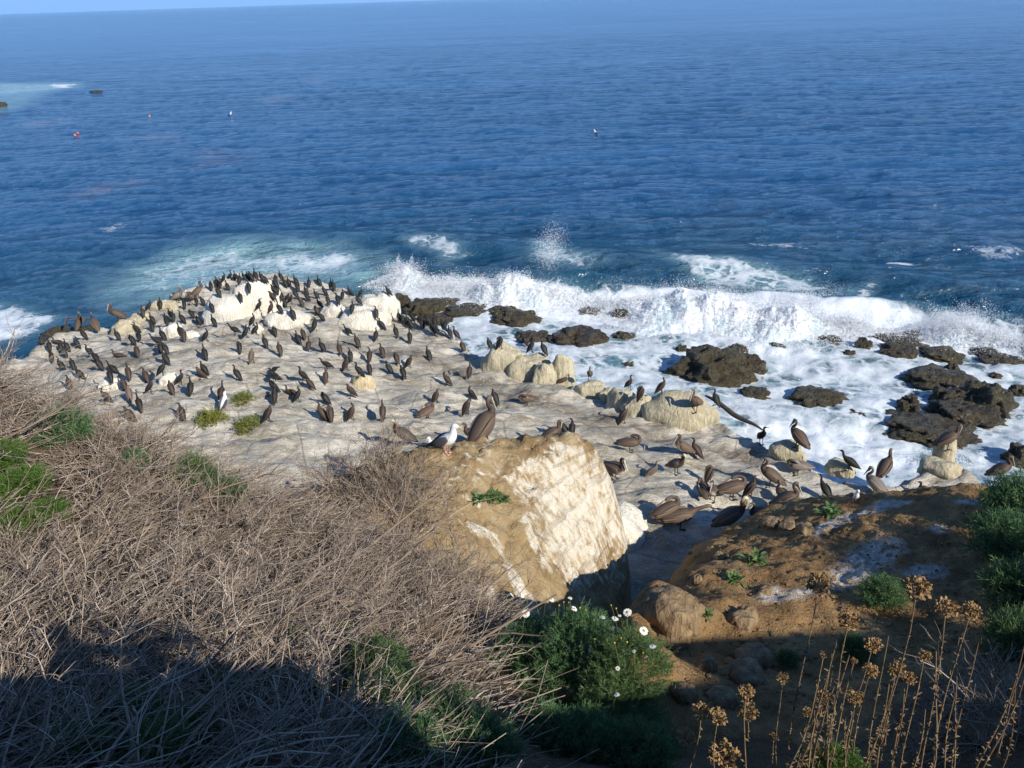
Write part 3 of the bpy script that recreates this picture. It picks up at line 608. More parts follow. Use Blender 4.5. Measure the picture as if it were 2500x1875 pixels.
def cormorant(pose):
    c = (1, 1, 1); n_ = (.92, .9, .88)
    body = [(-.27,0,.035,.018,.006),(-.21,0,.085,.05,.018),(-.13,0,.165,.074,.062),(-.04,0,.265,.094,.092),(.035,0,.36,.084,.082)]
    if pose == 'c': body = [(-.30,0,.055,.02,.006),(-.2,0,.09,.06,.035),(-.08,0,.12,.092,.085),(.06,0,.14,.09,.09)]
    if pose == 'w': body = [(-.30,0,.07,.02,.006),(-.22,0,.12,.05,.018),(-.13,0,.19,.074,.062),(-.02,0,.28,.092,.088),(.07,0,.36,.08,.078)]
    if pose == 'x': body = [(-.31,0,.10,.018,.006),(-.24,0,.135,.05,.018),(-.15,0,.18,.074,.062),(-.04,0,.245,.094,.09),(.06,0,.31,.084,.08)]
    neck = {'v': [(.07,0,.43,.052,.052),(.085,0,.485,.032,.034),(.06,.005,.53,.027,.03),(.055,.02,.57,.029,.031),(.075,.06,.58,.019,.021)],
            'x': [(.12,0,.37,.052,.052),(.165,0,.43,.031,.033),(.175,0,.50,.026,.029),(.205,0,.54,.028,.031),(.25,0,.545,.019,.021)],
            'u': [(.07,0,.43,.052,.052),(.062,0,.49,.030,.033),(.05,0,.55,.026,.029),(.072,0,.595,.028,.031),(.115,0,.603,.019,.021)],
            'p': [(.05,0,.42,.056,.056),(.03,.015,.475,.036,.038),(-.03,.045,.475,.032,.034),(-.075,.07,.43,.030,.033),(-.09,.08,.40,.02,.022)],
            'b': [(.07,0,.43,.052,.052),(.10,0,.485,.032,.034),(.15,0,.49,.028,.03),(.175,0,.45,.028,.031),(.17,0,.41,.019,.021)],
            'h': [(.06,0,.42,.06,.06),(.07,0,.465,.042,.044),(.085,0,.50,.032,.034),(.125,0,.507,.019,.021)],
            'w': [(.11,0,.43,.05,.05),(.12,0,.49,.030,.033),(.115,0,.55,.026,.029),(.14,0,.59,.028,.031),(.185,0,.597,.019,.021)],
            'c': [(.15,0,.19,.062,.062),(.18,0,.26,.032,.034),(.17,0,.33,.027,.029),(.195,0,.37,.029,.031),(.235,0,.375,.019,.021)]}[pose]
    bill = {'v': ((.077,.063,.58),(.10,.135,.583)), 'x': ((.255,0,.545),(.335,0,.55)), 'u': ((.12,0,.603),(.20,0,.612)), 'p': ((-.092,.082,.395),(-.12,.095,.32)), 'b': ((.17,0,.405),(.145,0,.33)), 'h': ((.13,0,.507),(.21,0,.51)), 'w': ((.19,0,.597),(.27,0,.605)), 'c': ((.24,0,.375),(.32,0,.38))}[pose]
    sec = [(*s, *(c if s[2] < .44 else n_)) for s in body + neck]
    d = {'body': mk('cormorant_body', [sweep(sec, 10, 3)], MT['feather'])}
    a, b = np.array(bill[0]), np.array(bill[1]); mid = a * .4 + b * .6
    d['bill'] = mk('bill', [sweep([(*(a * 1.05 - b * .05), .011, .012, .09, .075, .05), (*mid, .007, .008, .11, .095, .07), (*b, .005, .007, .10, .09, .06), (*(b + (0, 0, -.008)), .002, .003, .08, .07, .05)], 6, 2)], MT['bill'])
    d['wing'] = []
    for s in (1, -1):
        w = (.78, .76, .74)
        if pose == 'w':
            wg = [(.08,.06,.37,.05,.02),(.02,.20,.43,.10,.014),(-.04,.36,.47,.12,.011),(-.10,.50,.42,.09,.009),(-.14,.58,.34,.03,.006)]
            d['wing'].append(mk('wing', [sweep([(*q, *w) for q in wg], 8, 3, ref=(1, 0, 0), flip=s)], MT['feather']))
        else:
            dz = {'c': 1}.get(pose, 0); sh = .0 if pose != 'x' else 1
            wg = [(.06,.074,.40,.018,.03),(-.02,.088,.315,.022,.068),(-.10,.080,.22,.019,.062),(-.18,.048,.135,.013,.032),(-.235,.028,.085,.006,.012)]
            if sh: wg = [(.08,.076,.345,.018,.03),(-.02,.09,.285,.022,.066),(-.11,.082,.225,.019,.06),(-.20,.05,.17,.013,.032),(-.27,.028,.13,.006,.012)]
            if dz: wg = [(.12,.08,.18,.018,.03),(.03,.088,.155,.022,.062),(-.08,.085,.13,.02,.06),(-.18,.05,.10,.012,.03),(-.26,.03,.08,.006,.012)]
            d['wing'].append(mk('wing', [sweep([(*q, *w) for q in wg], 8, 3, flip=s)], MT['feather']))
    d['leg'] = [] if pose == 'c' else [mk('leg', leg_parts(-.005, .19, y, K), MT['bill']) for y in (.045, -.045)]
    return d
CORM = {p: cormorant(p) for p in 'upbhwcvx'}
def pelican(pose, sch):
    bodyc, wingc, neckc, headc, belly, billc = {
        'j': ((.115,.075,.05),(.135,.088,.06),(.065,.042,.028),(.08,.052,.036),(.66,.60,.52,1.0),(.52,.46,.38)),
        'd': ((.085,.058,.04),(.115,.078,.054),(.062,.038,.025),(.13,.10,.08),(.07,.055,.045,.5),(.50,.44,.36)),
        'a': ((.07,.055,.045),(.11,.085,.066),(.050,.018,.010),(.62,.58,.44),(.06,.05,.042,.6),(.30,.27,.16)),
        'g': ((.17,.145,.12),(.23,.195,.165),(.10,.08,.065),(.30,.27,.23),(.25,.22,.19,.6),(.30,.26,.22))}[sch]
    up = pose in 'sbw'
    if up: B = [(-.46,0,.13,.05,.012),(-.36,0,.20,.095,.05),(-.22,0,.28,.145,.12),(-.04,0,.38,.165,.158),(.11,0,.475,.135,.145),(.19,0,.545,.085,.09)]
    else:  B = [(-.52,0,.26,.05,.012),(-.42,0,.29,.095,.045),(-.26,0,.31,.145,.11),(-.04,0,.32,.165,.148),(.15,0,.345,.14,.14),(.25,0,.40,.09,.095)]
    Nk = {'s': [(.19,0,.62,.048,.052),(.13,0,.70,.036,.040),(.11,0,.785,.034,.037),(.145,0,.84,.040,.042),(.195,0,.845,.034,.034),(.225,0,.832,.02,.022)],
          'b': [(.20,0,.62,.048,.052),(.18,0,.70,.036,.04),(.20,0,.775,.034,.037),(.245,0,.81,.040,.042),(.285,0,.785,.034,.034),(.30,0,.76,.02,.022)],
          'w': [(.20,0,.62,.048,.052),(.16,0,.70,.036,.04),(.15,0,.79,.034,.037),(.19,0,.84,.040,.042),(.24,0,.842,.034,.034),(.265,0,.83,.02,.022)],
          'r': [(.26,0,.47,.05,.054),(.22,0,.56,.037,.041),(.20,0,.65,.034,.037),(.235,0,.71,.040,.042),(.285,0,.715,.034,.034),(.315,0,.70,.02,.022)],
          'p': [(.28,.01,.46,.055,.058),(.25,.04,.525,.042,.046),(.16,.09,.545,.038,.042),(.07,.12,.515,.042,.044),(.025,.13,.485,.034,.034),(.0,.135,.46,.02,.022)],
          'n': [(.34,0,.44,.05,.054),(.43,0,.47,.038,.042),(.53,0,.49,.035,.038),(.60,0,.50,.042,.042),(.645,0,.49,.034,.034),(.67,0,.48,.02,.022)]}[pose]
    bl = {'s': ((.215,0,.835),(.265,0,.70),(.335,0,.53)), 'b': ((.295,0,.765),(.275,0,.62),(.25,0,.46)), 'w': ((.26,0,.832),(.33,0,.73),(.42,0,.61)), 'r': ((.305,0,.705),(.37,0,.58),(.44,0,.44)), 'p': ((.01,.135,.468),(-.09,.15,.42),(-.21,.15,.375)), 'n': ((.66,0,.485),(.78,0,.43),(.90,0,.37))}[pose]
    sec = [(*s, *bodyc) for s in B[:-1]] + [(*B[-1], *neckc)]
    for i, s in enumerate(Nk): sec.append((*s, *(neckc if i < 2 else (tuple(.5 * np.array(neckc) + .5 * np.array(headc)) if i == 2 else headc))))
    d = {'body': mk('pelican_body', [sweep(sec, 14, 3, belly=(*belly, (1, 6)))], MT['feather'])}
    a, m_, b = map(np.array, bl)
    d['bill'] = mk('bill', [sweep([(*a, .027, .022, *billc), (*m_, .022, .014, *billc), (*b, .013, .010, *billc), (*(b + (b - m_) * .06), .003, .004, .3, .16, .08)], 8, 3)], MT['bill'])
    back = np.array((-.028, 0, -.012)) if pose != 'n' and pose != 'p' else np.array((0, 0, -.03))
    pc = (.10, .085, .06) if sch != 'a' else (.30, .24, .06)
    d['pouch'] = mk('pouch', [sweep([(*(a + back * .7), .018, .022, *pc), (*((a + m_) / 2 + back * 1.25), .016, .03, *pc), (*(m_ + back * .6), .010, .016, *pc), (*(b * .8 + m_ * .2 + back * .15), .004, .006, *pc)], 8, 3)], MT['bill'])
    d['wing'] = []
    for s in (1, -1):
        if pose == 'w':
            wg = [(.10,.10,.50,.07,.03),(-.02,.24,.62,.13,.02),(-.16,.36,.66,.16,.018),(-.34,.42,.56,.12,.014),(-.46,.42,.44,.04,.008)]
            P = [sweep([(*q, *wingc) for q in wg], 8, 3, ref=(1, 0, -.3), flip=s)]
        else:
            if up: wg = [(.12,.118,.50,.028,.05),(.02,.148,.43,.035,.10),(-.12,.150,.34,.034,.105),(-.26,.11,.25,.028,.075),(-.38,.06,.175,.016,.035),(-.46,.03,.125,.006,.012)]
            else: wg = [(.20,.125,.38,.028,.05),(.08,.148,.365,.035,.10),(-.10,.150,.345,.034,.105),(-.27,.115,.315,.028,.072),(-.42,.065,.285,.016,.035),(-.53,.03,.262,.006,.012)]
            P = [sweep([(*q, *wingc) for q in wg], 10, 3, flip=s)]
            for j in range(4):                                   # long wing feathers standing slightly proud
                o = -.03 + .025 * j; w2 = tuple(np.array(wingc) * (.5 if j % 2 else 1.75))
                P.append(sweep([(q[0] - .01 * j, q[1] + .022 - .012 * abs(j - 1.5) * .5, q[2] + o, .012, .014, *w2) for q in wg[1:5]], 5, 2, flip=s))
        d['wing'].append(mk('wing', P, MT['feather']))
    d['leg'] = [mk('leg', leg_parts(-.02, .26, y, (.05, .048, .045), .11, .014), MT['bill']) for y in (.07, -.07)]
    return d
_pel = {}
def getpel(p, s):
    if (p, s) not in _pel: _pel[p, s] = pelican(p, s)
    return _pel[p, s]
def gull():
    wv = (.80, .80, .80); gr = (.055, .058, .065)
    d = {'body': mk('gull_body', [sweep([(-.27,0,.12,.03,.008,*wv),(-.19,0,.155,.06,.03,*wv),(-.07,0,.215,.09,.085,*wv),(.06,0,.285,.10,.105,*wv),(.125,0,.36,.08,.085,*wv),(.145,0,.43,.056,.06,*wv),(.15,0,.49,.048,.05,*wv),(.18,0,.54,.048,.047,*wv),(.225,0,.535,.031,.031,*wv),(.245,0,.525,.016,.018,*wv)], 14, 3)], MT['feather'])}
    y = (.75, .46, .05)
    d['bill'] = mk('bill', [sweep([(.235,0,.528,.015,.019,*y),(.28,0,.518,.012,.016,*y),(.305,0,.505,.009,.013,*y),(.31,0,.49,.003,.004,.6,.12,.03)], 8, 3)], MT['bill'])
    d['wing'] = [mk('wing', [sweep([(.07,.092,.33,.02,.04,*gr),(-.02,.10,.27,.025,.078,*gr),(-.14,.09,.205,.022,.07,*gr),(-.25,.05,.145,.014,.035,.02,.02,.02),(-.35,.02,.10,.006,.012,.02,.02,.02)], 10, 3, flip=s)], MT['feather']) for s in (1, -1)]
    pk = (.62, .27, .22)
    d['leg'] = [mk('leg', leg_parts(.0, .20, yy, pk, .075, .009), MT['bill']) for yy in (.04, -.04)]
    return d
GULL = gull()
BIRDG = [k for k in BVH if k not in ('rock_mound', 'earth_bank', 'slope')]
def place(name, d, u, v, yaw, sc, label, cat, group, color=(1, 1, 1), z=None, yy=None, tilt=0, onm=False):
    p, n_, k = hit(u, v, None if onm else BIRDG)
    if z is not None: p = atz(u, v, z)
    if yy: p = aty(u, v, yy); p.z = drop(p.x, p.y, ('rock_mound', 'shelf'))
    o = link(name, d['body'], label=label, cat=cat, group=group, loc=p + Vector((0, 0, -.005)), yaw=yaw, sc=sc)
    o.color = (*color, 1)
    if tilt: o.rotation_euler = (0, tilt, yaw)
    for part in ('bill', 'pouch'):
        if part in d:
            c = link(part, d[part], o if part == 'bill' else o); c.color = o.color
            if part == 'pouch': c.parent = b_
            else: b_ = c
    for part in ('wing', 'leg'):
        for mdat in d[part]: c = link(part, mdat, o); c.color = o.color
    return o
YAW = {'q': (105, 160), 'l': (165, 195), 'r': (-15, 15), 'a': (75, 105), 'f': (-105, -75), 'e': (20, 60), 'z': (200, 240), 'y': (-60, -30)}
def yawof(c): a, b = YAW[c]; return math.radians(rnd.uniform(a, b))
CR = {1: (100, 640, 4.148), 2: (500, 640, 4.148), 3: (900, 700, 4.148), 4: (1300, 800, 4.148), 5: (1500, 950, 3.687), 6: (1900, 850, 3.687)}
CB = {1: "440,785,uqk 270,900,uqk 370,870,hqk 100,900,uqk 180,835,cln 215,905,hqk 250,970,uqk 490,960,ulk 560,1015,uqk 600,1095,pqk 330,1085,bqk 210,1100,uqk 125,1010,uqk 400,1190,ulk 300,1285,uqn 735,1135,uqk 715,1215,uqk 900,1180,uqn 790,970,cln 780,790,uqk 930,840,pqk 985,960,bqn 1000,800,uqk 970,720,ulk 1135,700,pqk 1135,625,uqk 1040,550,uqn 1105,490,uek 1220,470,uqk 1280,645,uqk 1320,585,uqk 1350,600,uqk 1430,620,uqk 1420,745,uqk 1460,800,hqn 1530,570,pqk 1595,635,pqk 1685,800,uek 1240,795,uqk 1175,850,ulk 1270,930,pqk 1225,925,hqk 1270,1035,hqk 1240,1150,uek 1670,985,uqk 1655,1140,uqk 1620,1185,hln 1075,1220,uqn 1430,1240,urk 1330,1340,hqn 1530,1340,uak 1125,1330,urk 850,1300,bqn 910,1400,hqt 660,1430,uln 1010,1505,uqk 1440,1600,uqn 910,1620,hqn 1580,435,hqk 1460,470,pqk 1370,395,hln 1640,440,bqk",
 2: "205,200,uek 270,185,urk 310,190,uqk 340,200,hqk 360,230,uak 400,185,uqk 440,190,hqk 470,195,hqk 520,185,uqk 580,205,uqk 610,220,hqk 130,250,uqk 160,265,uqk 70,285,hqk 140,350,uqk 235,285,uqk 455,305,uqk 365,400,hqk 75,500,uqk 770,185,uqk 725,215,hqk 815,255,uqk 855,245,uqk 925,235,uqk 940,295,uqk 920,370,uqk 1025,330,uqk 1060,250,uak 1160,240,uqk 1035,395,hqk 980,455,bqn 1130,375,uqk 1215,345,uqk 1250,430,uqk 1280,270,uak 1310,285,uqk 1350,430,uqk 1400,375,uak 1470,345,ulk 1555,440,uqk 1590,360,urk 1860,345,uqk 1740,560,uqn 1500,520,uak 720,265,hqk 740,330,uqk 690,395,bqn 780,390,uqk 810,450,uqk 840,405,hrk 880,425,hrk 705,330,hqk 685,510,uen 760,520,uqk 895,575,uqk 560,490,uek 495,645,uek 95,650,uqk 310,740,ulk 430,765,uek 530,735,uen 615,865,uqk 710,745,pqk 950,830,uqk 1000,775,pqn 1060,905,uan 1190,915,uqk 1120,690,uak 1180,605,uqk 1165,470,uqk 1130,540,pqn 1455,745,uqk 1790,685,uqk 1740,790,uak 1935,755,uqk 1545,860,uqn 1370,935,uqn 1480,1000,uqk 1800,960,uqn 360,915,pqk 485,1015,hat 765,940,hqn 1240,1095,ulk 1235,1215,uan 1445,1095,hen 1560,1165,ulk 1675,1010,uan 1670,1135,uqk 1865,1130,uqk 1940,1025,pqn 2010,1175,bqk 335,1195,uqk 720,1210,wlk 695,1325,plk 720,1425,bak 960,1415,uek 995,1215,ulk 1070,1295,uqn 1220,1445,pqk 1475,1375,hln 180,1385,uan 1185,1605,uqn 1280,1600,pqn 1500,1595,uen 1810,1585,uan 660,1615,hen 880,1350,cln",
 3: "310,350,uqk 350,375,hqk 395,395,uqk 440,350,uqk 425,430,hqk 540,430,uqk 600,385,uqk 640,470,uqk 690,500,uqk 670,400,uqk 750,455,uqk 780,430,uak 820,515,uqk 885,535,uqn 950,660,pqn 420,560,uak 420,820,hen 610,740,uqk 790,1000,uqn 1025,920,uan 1035,1150,ulk 1275,1185,hqk 695,1175,hen 1005,1290,ben 1220,635,hqk 1340,625,pek 1600,620,win 1655,665,uek 1770,690,uqk",
 4: "310,560,cen 580,535,uft 985,630,uyn 1100,730,pen 1310,670,urn 920,965,uen 1845,790,uqk 400,1105,uak 1650,1320,uqn 1210,1490,ret 310,1100,hqk",
 5: "1220,970,uen 1320,495,ufk 2105,730,uqk 1880,970,uqk 850,835,pen",
 6: "1325,1330,cqk"}
YAW['i'] = (150, 170)
CTINT = {'k': (.013, .013, .012), 'n': (.046, .030, .021), 't': (.11, .082, .06)}
LMARK = {'the tall streaked white boulder': (620, 725), 'the long white boulder': (545, 765), 'the cracked pale boulder pair': (905, 765), 'the yellowish split boulder': (885, 935), 'the black wet rock at left': (150, 830),
 'the small humped white boulder': (418, 812), 'the large white gull': (1090, 1075), 'the surf edge boulder cluster': (1290, 890), 'the big domed boulder': (1665, 1000), 'the wing-spreading cormorant': (676, 925),
 'the small white gull': (550, 985), 'the stone by the brush': (266, 940), 'the cream rim boulders': (315, 780), 'the rock pillar': (2310, 1100), 'the ochre mound': (1290, 1080)}
PW = {'u': 'standing upright', 'p': 'preening its back', 'b': 'with bowed head', 'h': 'hunched', 'w': 'spreading its wings', 'c': 'crouching low'}
CW = {'k': 'black', 'n': 'dark brown', 't': 'tan brown'}
ORD = ['nearest', 'second nearest', 'third nearest', 'fourth nearest', 'fifth nearest', 'sixth nearest', 'seventh nearest', 'eighth nearest', 'ninth nearest', 'tenth nearest'] + ['%s nearest' % w for w in ('eleventh twelfth thirteenth fourteenth fifteenth sixteenth seventeenth eighteenth nineteenth twentieth').split()] + ['twenty-%s nearest' % w for w in 'first second third fourth fifth sixth seventh eighth ninth'.split()] + ['thirtieth nearest'] + ['thirty-%s nearest' % w for w in 'first second third fourth fifth sixth seventh eighth ninth'.split()]
cl = []
for k, txt in CB.items():
    ox, oy, sc = CR[k]
    for e in txt.split():
        x, y, c = e.split(','); p, f, t = c
        if p == 'r': p = 'c'
        cl.append((ox + int(x) / sc, oy + int(y) / sc, p, f, t))
near = {}
for i, (u, v, *_r) in enumerate(cl):
    L = min(LMARK, key=lambda q: math.hypot(LMARK[q][0] - u, (LMARK[q][1] - v) * 1.5)); near.setdefault(L, []).append((math.hypot(LMARK[L][0] - u, LMARK[L][1] - v), i))
lab = {}
for L, lst in near.items():
    for r, (_, i) in enumerate(sorted(lst)):
        lab[i] = '%s cormorant %s, %s one to %s' % (CW[cl[i][4]], PW[cl[i][2]], ORD[r], L)
for i, (u, v, p, f, t) in enumerate(cl):
    if p == 'u': p = rnd.choice('uuuuvvx')
    j = rnd.uniform(.7, 1.4); c = tuple(a * j for a in CTINT[t])
    place('cormorant', CORM[p], u, v, yawof(f), rnd.uniform(.93, 1.05) * float(np.interp(v, [660, 780, 950, 1050], [.78, .83, .88, .95])), lab[i], 'cormorant', 'cormorants on the rock shelf', c, tilt=rnd.uniform(-.08, .06), onm=False)
PEL = [(1,400,685,'w','d','a',1.0,'brown pelican with half-raised wings at the left end of the shelf'),
 (1,560,700,'s','d','q',1.0,'brown pelican on the left rim, right of the wing-raising one'),
 (1,780,600,'s','d','l',1.0,'brown pelican with raised head on the left rim behind a cormorant'),
 (1,1400,405,'s','g','r',.95,'grey brown pelican with drooping bill at far tip, leftmost there'),
 (1,1520,425,'b','a','f',.95,'white-headed pelican at the far tip behind the long boulder'),
 (1,1605,365,'s','j','e',1.0,'tall brown pelican among the black cormorants at the far tip'),
 (3,600,1335,'p','j','e',.9,'pale-bellied pelican preening its wing behind the large white gull'),
 (3,350,1600,'b','a','l',1.0,'chestnut-necked pelican half hidden behind the dry brush'),
 (3,1185,1618,'s','d','e',1.12,'large brown pelican with its bill pointing down right, right of the gull'),
 (3,1050,1590,'b','d','l',.9,'brown pelican half hidden left of the large standing pelican'),
 (3,1600,1205,'p','j','l',.85,'white-breasted pelican sitting alone left of the boulder hump row'),
 (4,200,1180,'b','d','r',1.0,'pelican whose head shows above the crest of the mound'),
 (4,1640,850,'s','d','z',1.0,'shaggy pelican standing on the big domed boulder'),
 (4,990,1250,'p','d','r',.95,'dark pelican bent over preening in the middle of the right shelf'),
 (5,610,610,'s','j','l',.92,'brown-necked pelican with white belly beside a slim cormorant'),
 (5,560,760,'b','a','y',.88,'pale pelican with yellow bill in front of the white-bellied one'),
 (4,830,1530,'r','j','y',1.08,'large resting brown pelican at the right edge of the mound'),
 (5,1640,520,'s','d','q',1.0,'pelican seen from behind on the pale rock at the water edge'),
 (5,1640,765,'p','g','l',.95,'silvery grey pelican preening below the water edge pelican'),
 (5,1390,875,'s','d','q',1.05,'brown pelican seen from behind, alone in the right shelf middle'),
 (5,790,975,'p','d','a',.9,'brown pelican at the back left of the preening crowd on right'),
 (5,880,1010,'s','j','z',.85,'small pelican with white breast patch in the preening crowd'),
 (5,1060,985,'p','d','r',1.15,'pelican with its bill bent over its back in the preening crowd'),
 (5,590,1250,'n','d','r',1.2,'front left pelican reaching its neck out to the right'),
 (5,480,1180,'p','d','e',1.1,'pelican with its head turned back behind the reaching one'),
 (5,1050,1265,'b','a','r',1.16,'dark pelican with pale yellow head at the front of the crowd'),
 (5,1540,1110,'s','d','r',1.1,'pelican with raised reddish neck beside the earth bank'),
 (5,1300,1200,'r','d','l',.85,'dark pelican lying low against the earth bank'),
 (5,1500,1000,'r','d','q',.75,'dark pelican sitting behind the reddish-necked one'),
 (6,950,1155,'s','d','e',.98,'rear pelican of the pair at the right water edge, head up'),
 (6,850,1320,'s','g','q',1.0,'front pelican of the pair at the right water edge, white head'),
 (6,1520,905,'b','d','r',.95,'dark pelican perched on top of the rock pillar'),
 (6,1990,1180,'s','d','r',.9,'reddish brown pelican at the far right behind twigs')]
for k, x, y, p, s, f, sc, lb in PEL:
    ox, oy, q = CR[k]; j = rnd.uniform(.85, 1.2)
    place('pelican', getpel(p, s), ox + x / q, oy + y / q, yawof(f), sc * (1.0 if 'right of the gull' in lb else .9), lb, 'pelican', 'brown pelicans on the shelf', (j, j, j), onm='chestnut' in lb, yy=14.55 if 'right of the gull' in lb else None)
place('gull', GULL, 1090, 1106, math.radians(-20), 1.1, onm=True, label= 'large white gull with dark grey wings and yellow bill beside the mound', cat='gull', group='gulls')
place('gull', GULL, 1056, 1096, math.radians(-120), .75, 'white-headed dark gull low behind the large white gull', 'gull', 'gulls')
place('gull', GULL, 549, 998, math.radians(80), .85, 'white gull seen from behind beside a brown cormorant, left shelf', 'gull', 'gulls')
place('gull', GULL, 2085, 1226, math.radians(-95), .62, onm=True, label= 'small white-fronted gull at the crest of the earth bank', cat='gull', group='gulls')
place('gull', GULL, 1455, 330, math.radians(170), 1.0, 'lone white gull floating far out on the blue water', 'gull', 'gulls', z=-.12)
place('gull', GULL, 562, 284, math.radians(20), 1.0, 'tiny gull floating between the foam slick and the buoys', 'gull', 'gulls', z=-.12)

# ------------------------------------------------------------ buoys and driftwood
def buoy(u, v, c, lb):
    m = M('buoy_paint', .45, .4); m.col(m.mix(m.ramp(m.noise(5), [(.5, 0), (.7, .4)]), c, (.3, .25, .2)))
    p = atz(u, v, 0); o = link('buoy', mk('buoy_float', [sweep([(0,0,-.3,.05,.05),(0,0,-.1,.26,.26),(0,0,.12,.30,.30),(0,0,.3,.2,.2),(0,0,.42,.06,.06)], 12, 3, ref=(0, 1, 0))], m.m), label=lb, cat='buoy', group='buoys off the point', loc=p, sc=.42)
    link('handle', mk('buoy_ring', [sweep([(-.08,0,.40,.02,.02),(-.09,0,.50,.02,.02),(0,0,.56,.02,.02),(.09,0,.50,.02,.02),(.08,0,.40,.02,.02)], 6, 2)], m.m), o)
buoy(190, 326, (.75, .10, .07), 'red buoy floating on the left part of the sea')
buoy(183, 331, (.70, .22, .08), 'orange red buoy just left of and below the red buoy')
buoy(365, 284, (.75, .33, .04), 'orange yellow buoy floating farther out, right of the red ones')
mw = M('driftwood', .85, .2); mw.col(mw.ramp(mw.noise(3, 6, .7, mw.co('Object', (1, 8, 8))), [(.35, (.035, .028, .022)), (.7, (.11, .09, .07))])); MT['wood'] = mw.m
a, b = atz(1722, 966, .9), atz(1868, 1056, .35)
P = [a.lerp(b, t) + Vector((0, 0, .05 * math.sin(t * 9))) for t in np.linspace(0, 1, 7)]
link('driftwood_log', mk('driftwood_log', [sweep([(*p, r, r * .9) for p, r in zip(P, (.03, .07, .08, .085, .07, .05, .015))], 8, 3, ref=(0, 0, 1))], MT['wood']), label='long dark driftwood pole slanting from the domed boulder into foam', cat='driftwood')
# ------------------------------------------------------------ clods and stones on the earth bank
MT['clod'] = mat_boulder('dry_clay_clod', (.25, .17, .09), (.16, .10, .055), (.33, .25, .15))
def stone(u0, v0, u1, v1, lb, i, name='clay_stone', mat=None):
    uc, vc = (u0 + u1) / 2, (v0 + v1) / 2
    p, n_, k = hit(uc, vc + .25 * (v1 - v0), ('earth_bank', 'slope', 'rock_mound')); d = depth(p); w = (u1 - u0) * d / F; h = (v1 - v0) * d / F
    me = rock_mesh(name, w * .52, w * .46, h * .5, i * 1.9 + 200, mat or MT['clod'], .26, .22, 4, 1.3)
    link(name, me, label=lb, cat='stone', group='stones in the earth bank', loc=p + Vector((0, w * .12, h * .06)), yaw=rnd.uniform(0, 6))
for i, (bx, lb) in enumerate([((1576,1425,1705,1548),'big rounded clay boulder at the left edge of the earth bank'),((1598,1500,1690,1570),'lower half of the cracked clay boulder on the left bank edge'),((1700,1592,1752,1652),'upright brown stone left of two round stones on the bank'),((1800,1570,1884,1640),'round olive stone above the other round stone on the bank'),((1784,1618,1872,1680),'round brown stone below the olive one on the bank'),((1950,1585,1985,1620),'small grey stone in the lower middle of the bank'),((1800,1470,1850,1530),'wedge of pale clay in the middle of the bank face'),((1690,1400,1715,1428),'small pale stone near the upper left bank edge'),((1740,1345,1775,1372),'small tan stone below the bank crest'),((1900,1270,1945,1300),'cracked grey stone on the bank crest near the pelicans'),((1945,1275,1990,1310),'second grey stone on the bank crest, right of the first'),((1860,1262,1905,1290),'leftmost grey stone on the bank crest'),((1780,1490,1840,1540),'long tan slab stone beside the white streak'),((1730,1680,1800,1730),'dark stone low on the bank by the dry stalks'),((1850,1430,1885,1455),'small tan stone left of the tall stalk head'),((1690,1470,1720,1500),'small round clod right of the big clay boulder'),((1640,1660,1700,1720),'dark stone below the daisy bush')]):
    stone(*bx, lb, i)
nC = 1500                                                    # crumbled earth too small to pick apart
CV, CF, o_ = [], [], 0
base = rock_mesh('crumb', 1, 1, .8, 3.3, MT['clod'], .3, .2, 1); bv = np.array([v.co[:] for v in base.vertices]); bf = np.array([p.vertices[:] for p in base.polygons])
for _ in range(nC):
    u, v = rnd.uniform(1600, 2450), rnd.uniform(1260, 1720); p, n_, k = hit(u, v, ('earth_bank',))
    if k is None: continue
    r = rnd.uniform(.008, .032) * (2.2 if rnd.random() < .07 else 1); CV.append(bv * r * np.array([1, rnd.uniform(.7, 1.2), rnd.uniform(.6, 1)]) + np.array(p)); CF.append(bf + o_); o_ += len(bv)
link('earth_crumbs', mesh_np('earth_crumbs', np.vstack(CV), np.vstack(CF), [MT['earth']], smooth=False), kind='stuff', label='crumbled earth strewn over the bank')

# ------------------------------------------------------------ dry brush
def tubes(P, R, sides=3):
    P = np.asarray(P, float); n, m, _ = P.shape; T = np.gradient(P, axis=1); T /= np.linalg.norm(T, axis=2)[..., None] + 1e-9
    ref = RG.normal(size=(n, 1, 3)); A = np.cross(T, ref); A /= np.linalg.norm(A, axis=2)[..., None] + 1e-9; B = np.cross(T, A)
    th = np.arange(sides) * 2 * np.pi / sides
    V = P[:, :, None] + (A[:, :, None] * np.cos(th)[None, None, :, None] + B[:, :, None] * np.sin(th)[None, None, :, None]) * R[:, :, None, None]
    i = (np.arange(n)[:, None, None] * m + np.arange(m - 1)[None, :, None]) * sides; j = np.arange(sides)[None, None]
    a = (i + j).ravel(); b = (i + (j + 1) % sides).ravel(); return V.reshape(-1, 3), np.c_[a, b, b + sides, a + sides]
mtw = M('dry_twigs', .85, .2)
tw = mtw.ramp(mtw.attr('lv'), [(0, (.085, .058, .042)), (.4, (.255, .19, .135)), (.75, (.45, .36, .275)), (1, (.59, .50, .40))])
mtw.col(mtw.mix(mtw.math('MULTIPLY', mtw.objrand(), .5), tw, mtw.mix(.5, tw, (.30, .255, .22)))); MT['twig'] = mtw.m
def curve_from(p, d, L, m, wob, sag=0.0):
    n = len(p); t = np.linspace(0, 1, m)[None, :, None]; b = RG.normal(0, wob, (n, 1, 3)); c = RG.normal(0, wob * .6, (n, 1, 3))
    Q = p[:, None] + d[:, None] * L[:, None, None] * t + b * (t * t) * L[:, None, None] + c * np.sin(t * 6) * L[:, None, None] * .3
    Q[..., 2] -= sag * (t[..., 0] ** 2) * L[:, None]; return Q
def unit(v): return v / (np.linalg.norm(v, axis=-1, keepdims=True) + 1e-9)
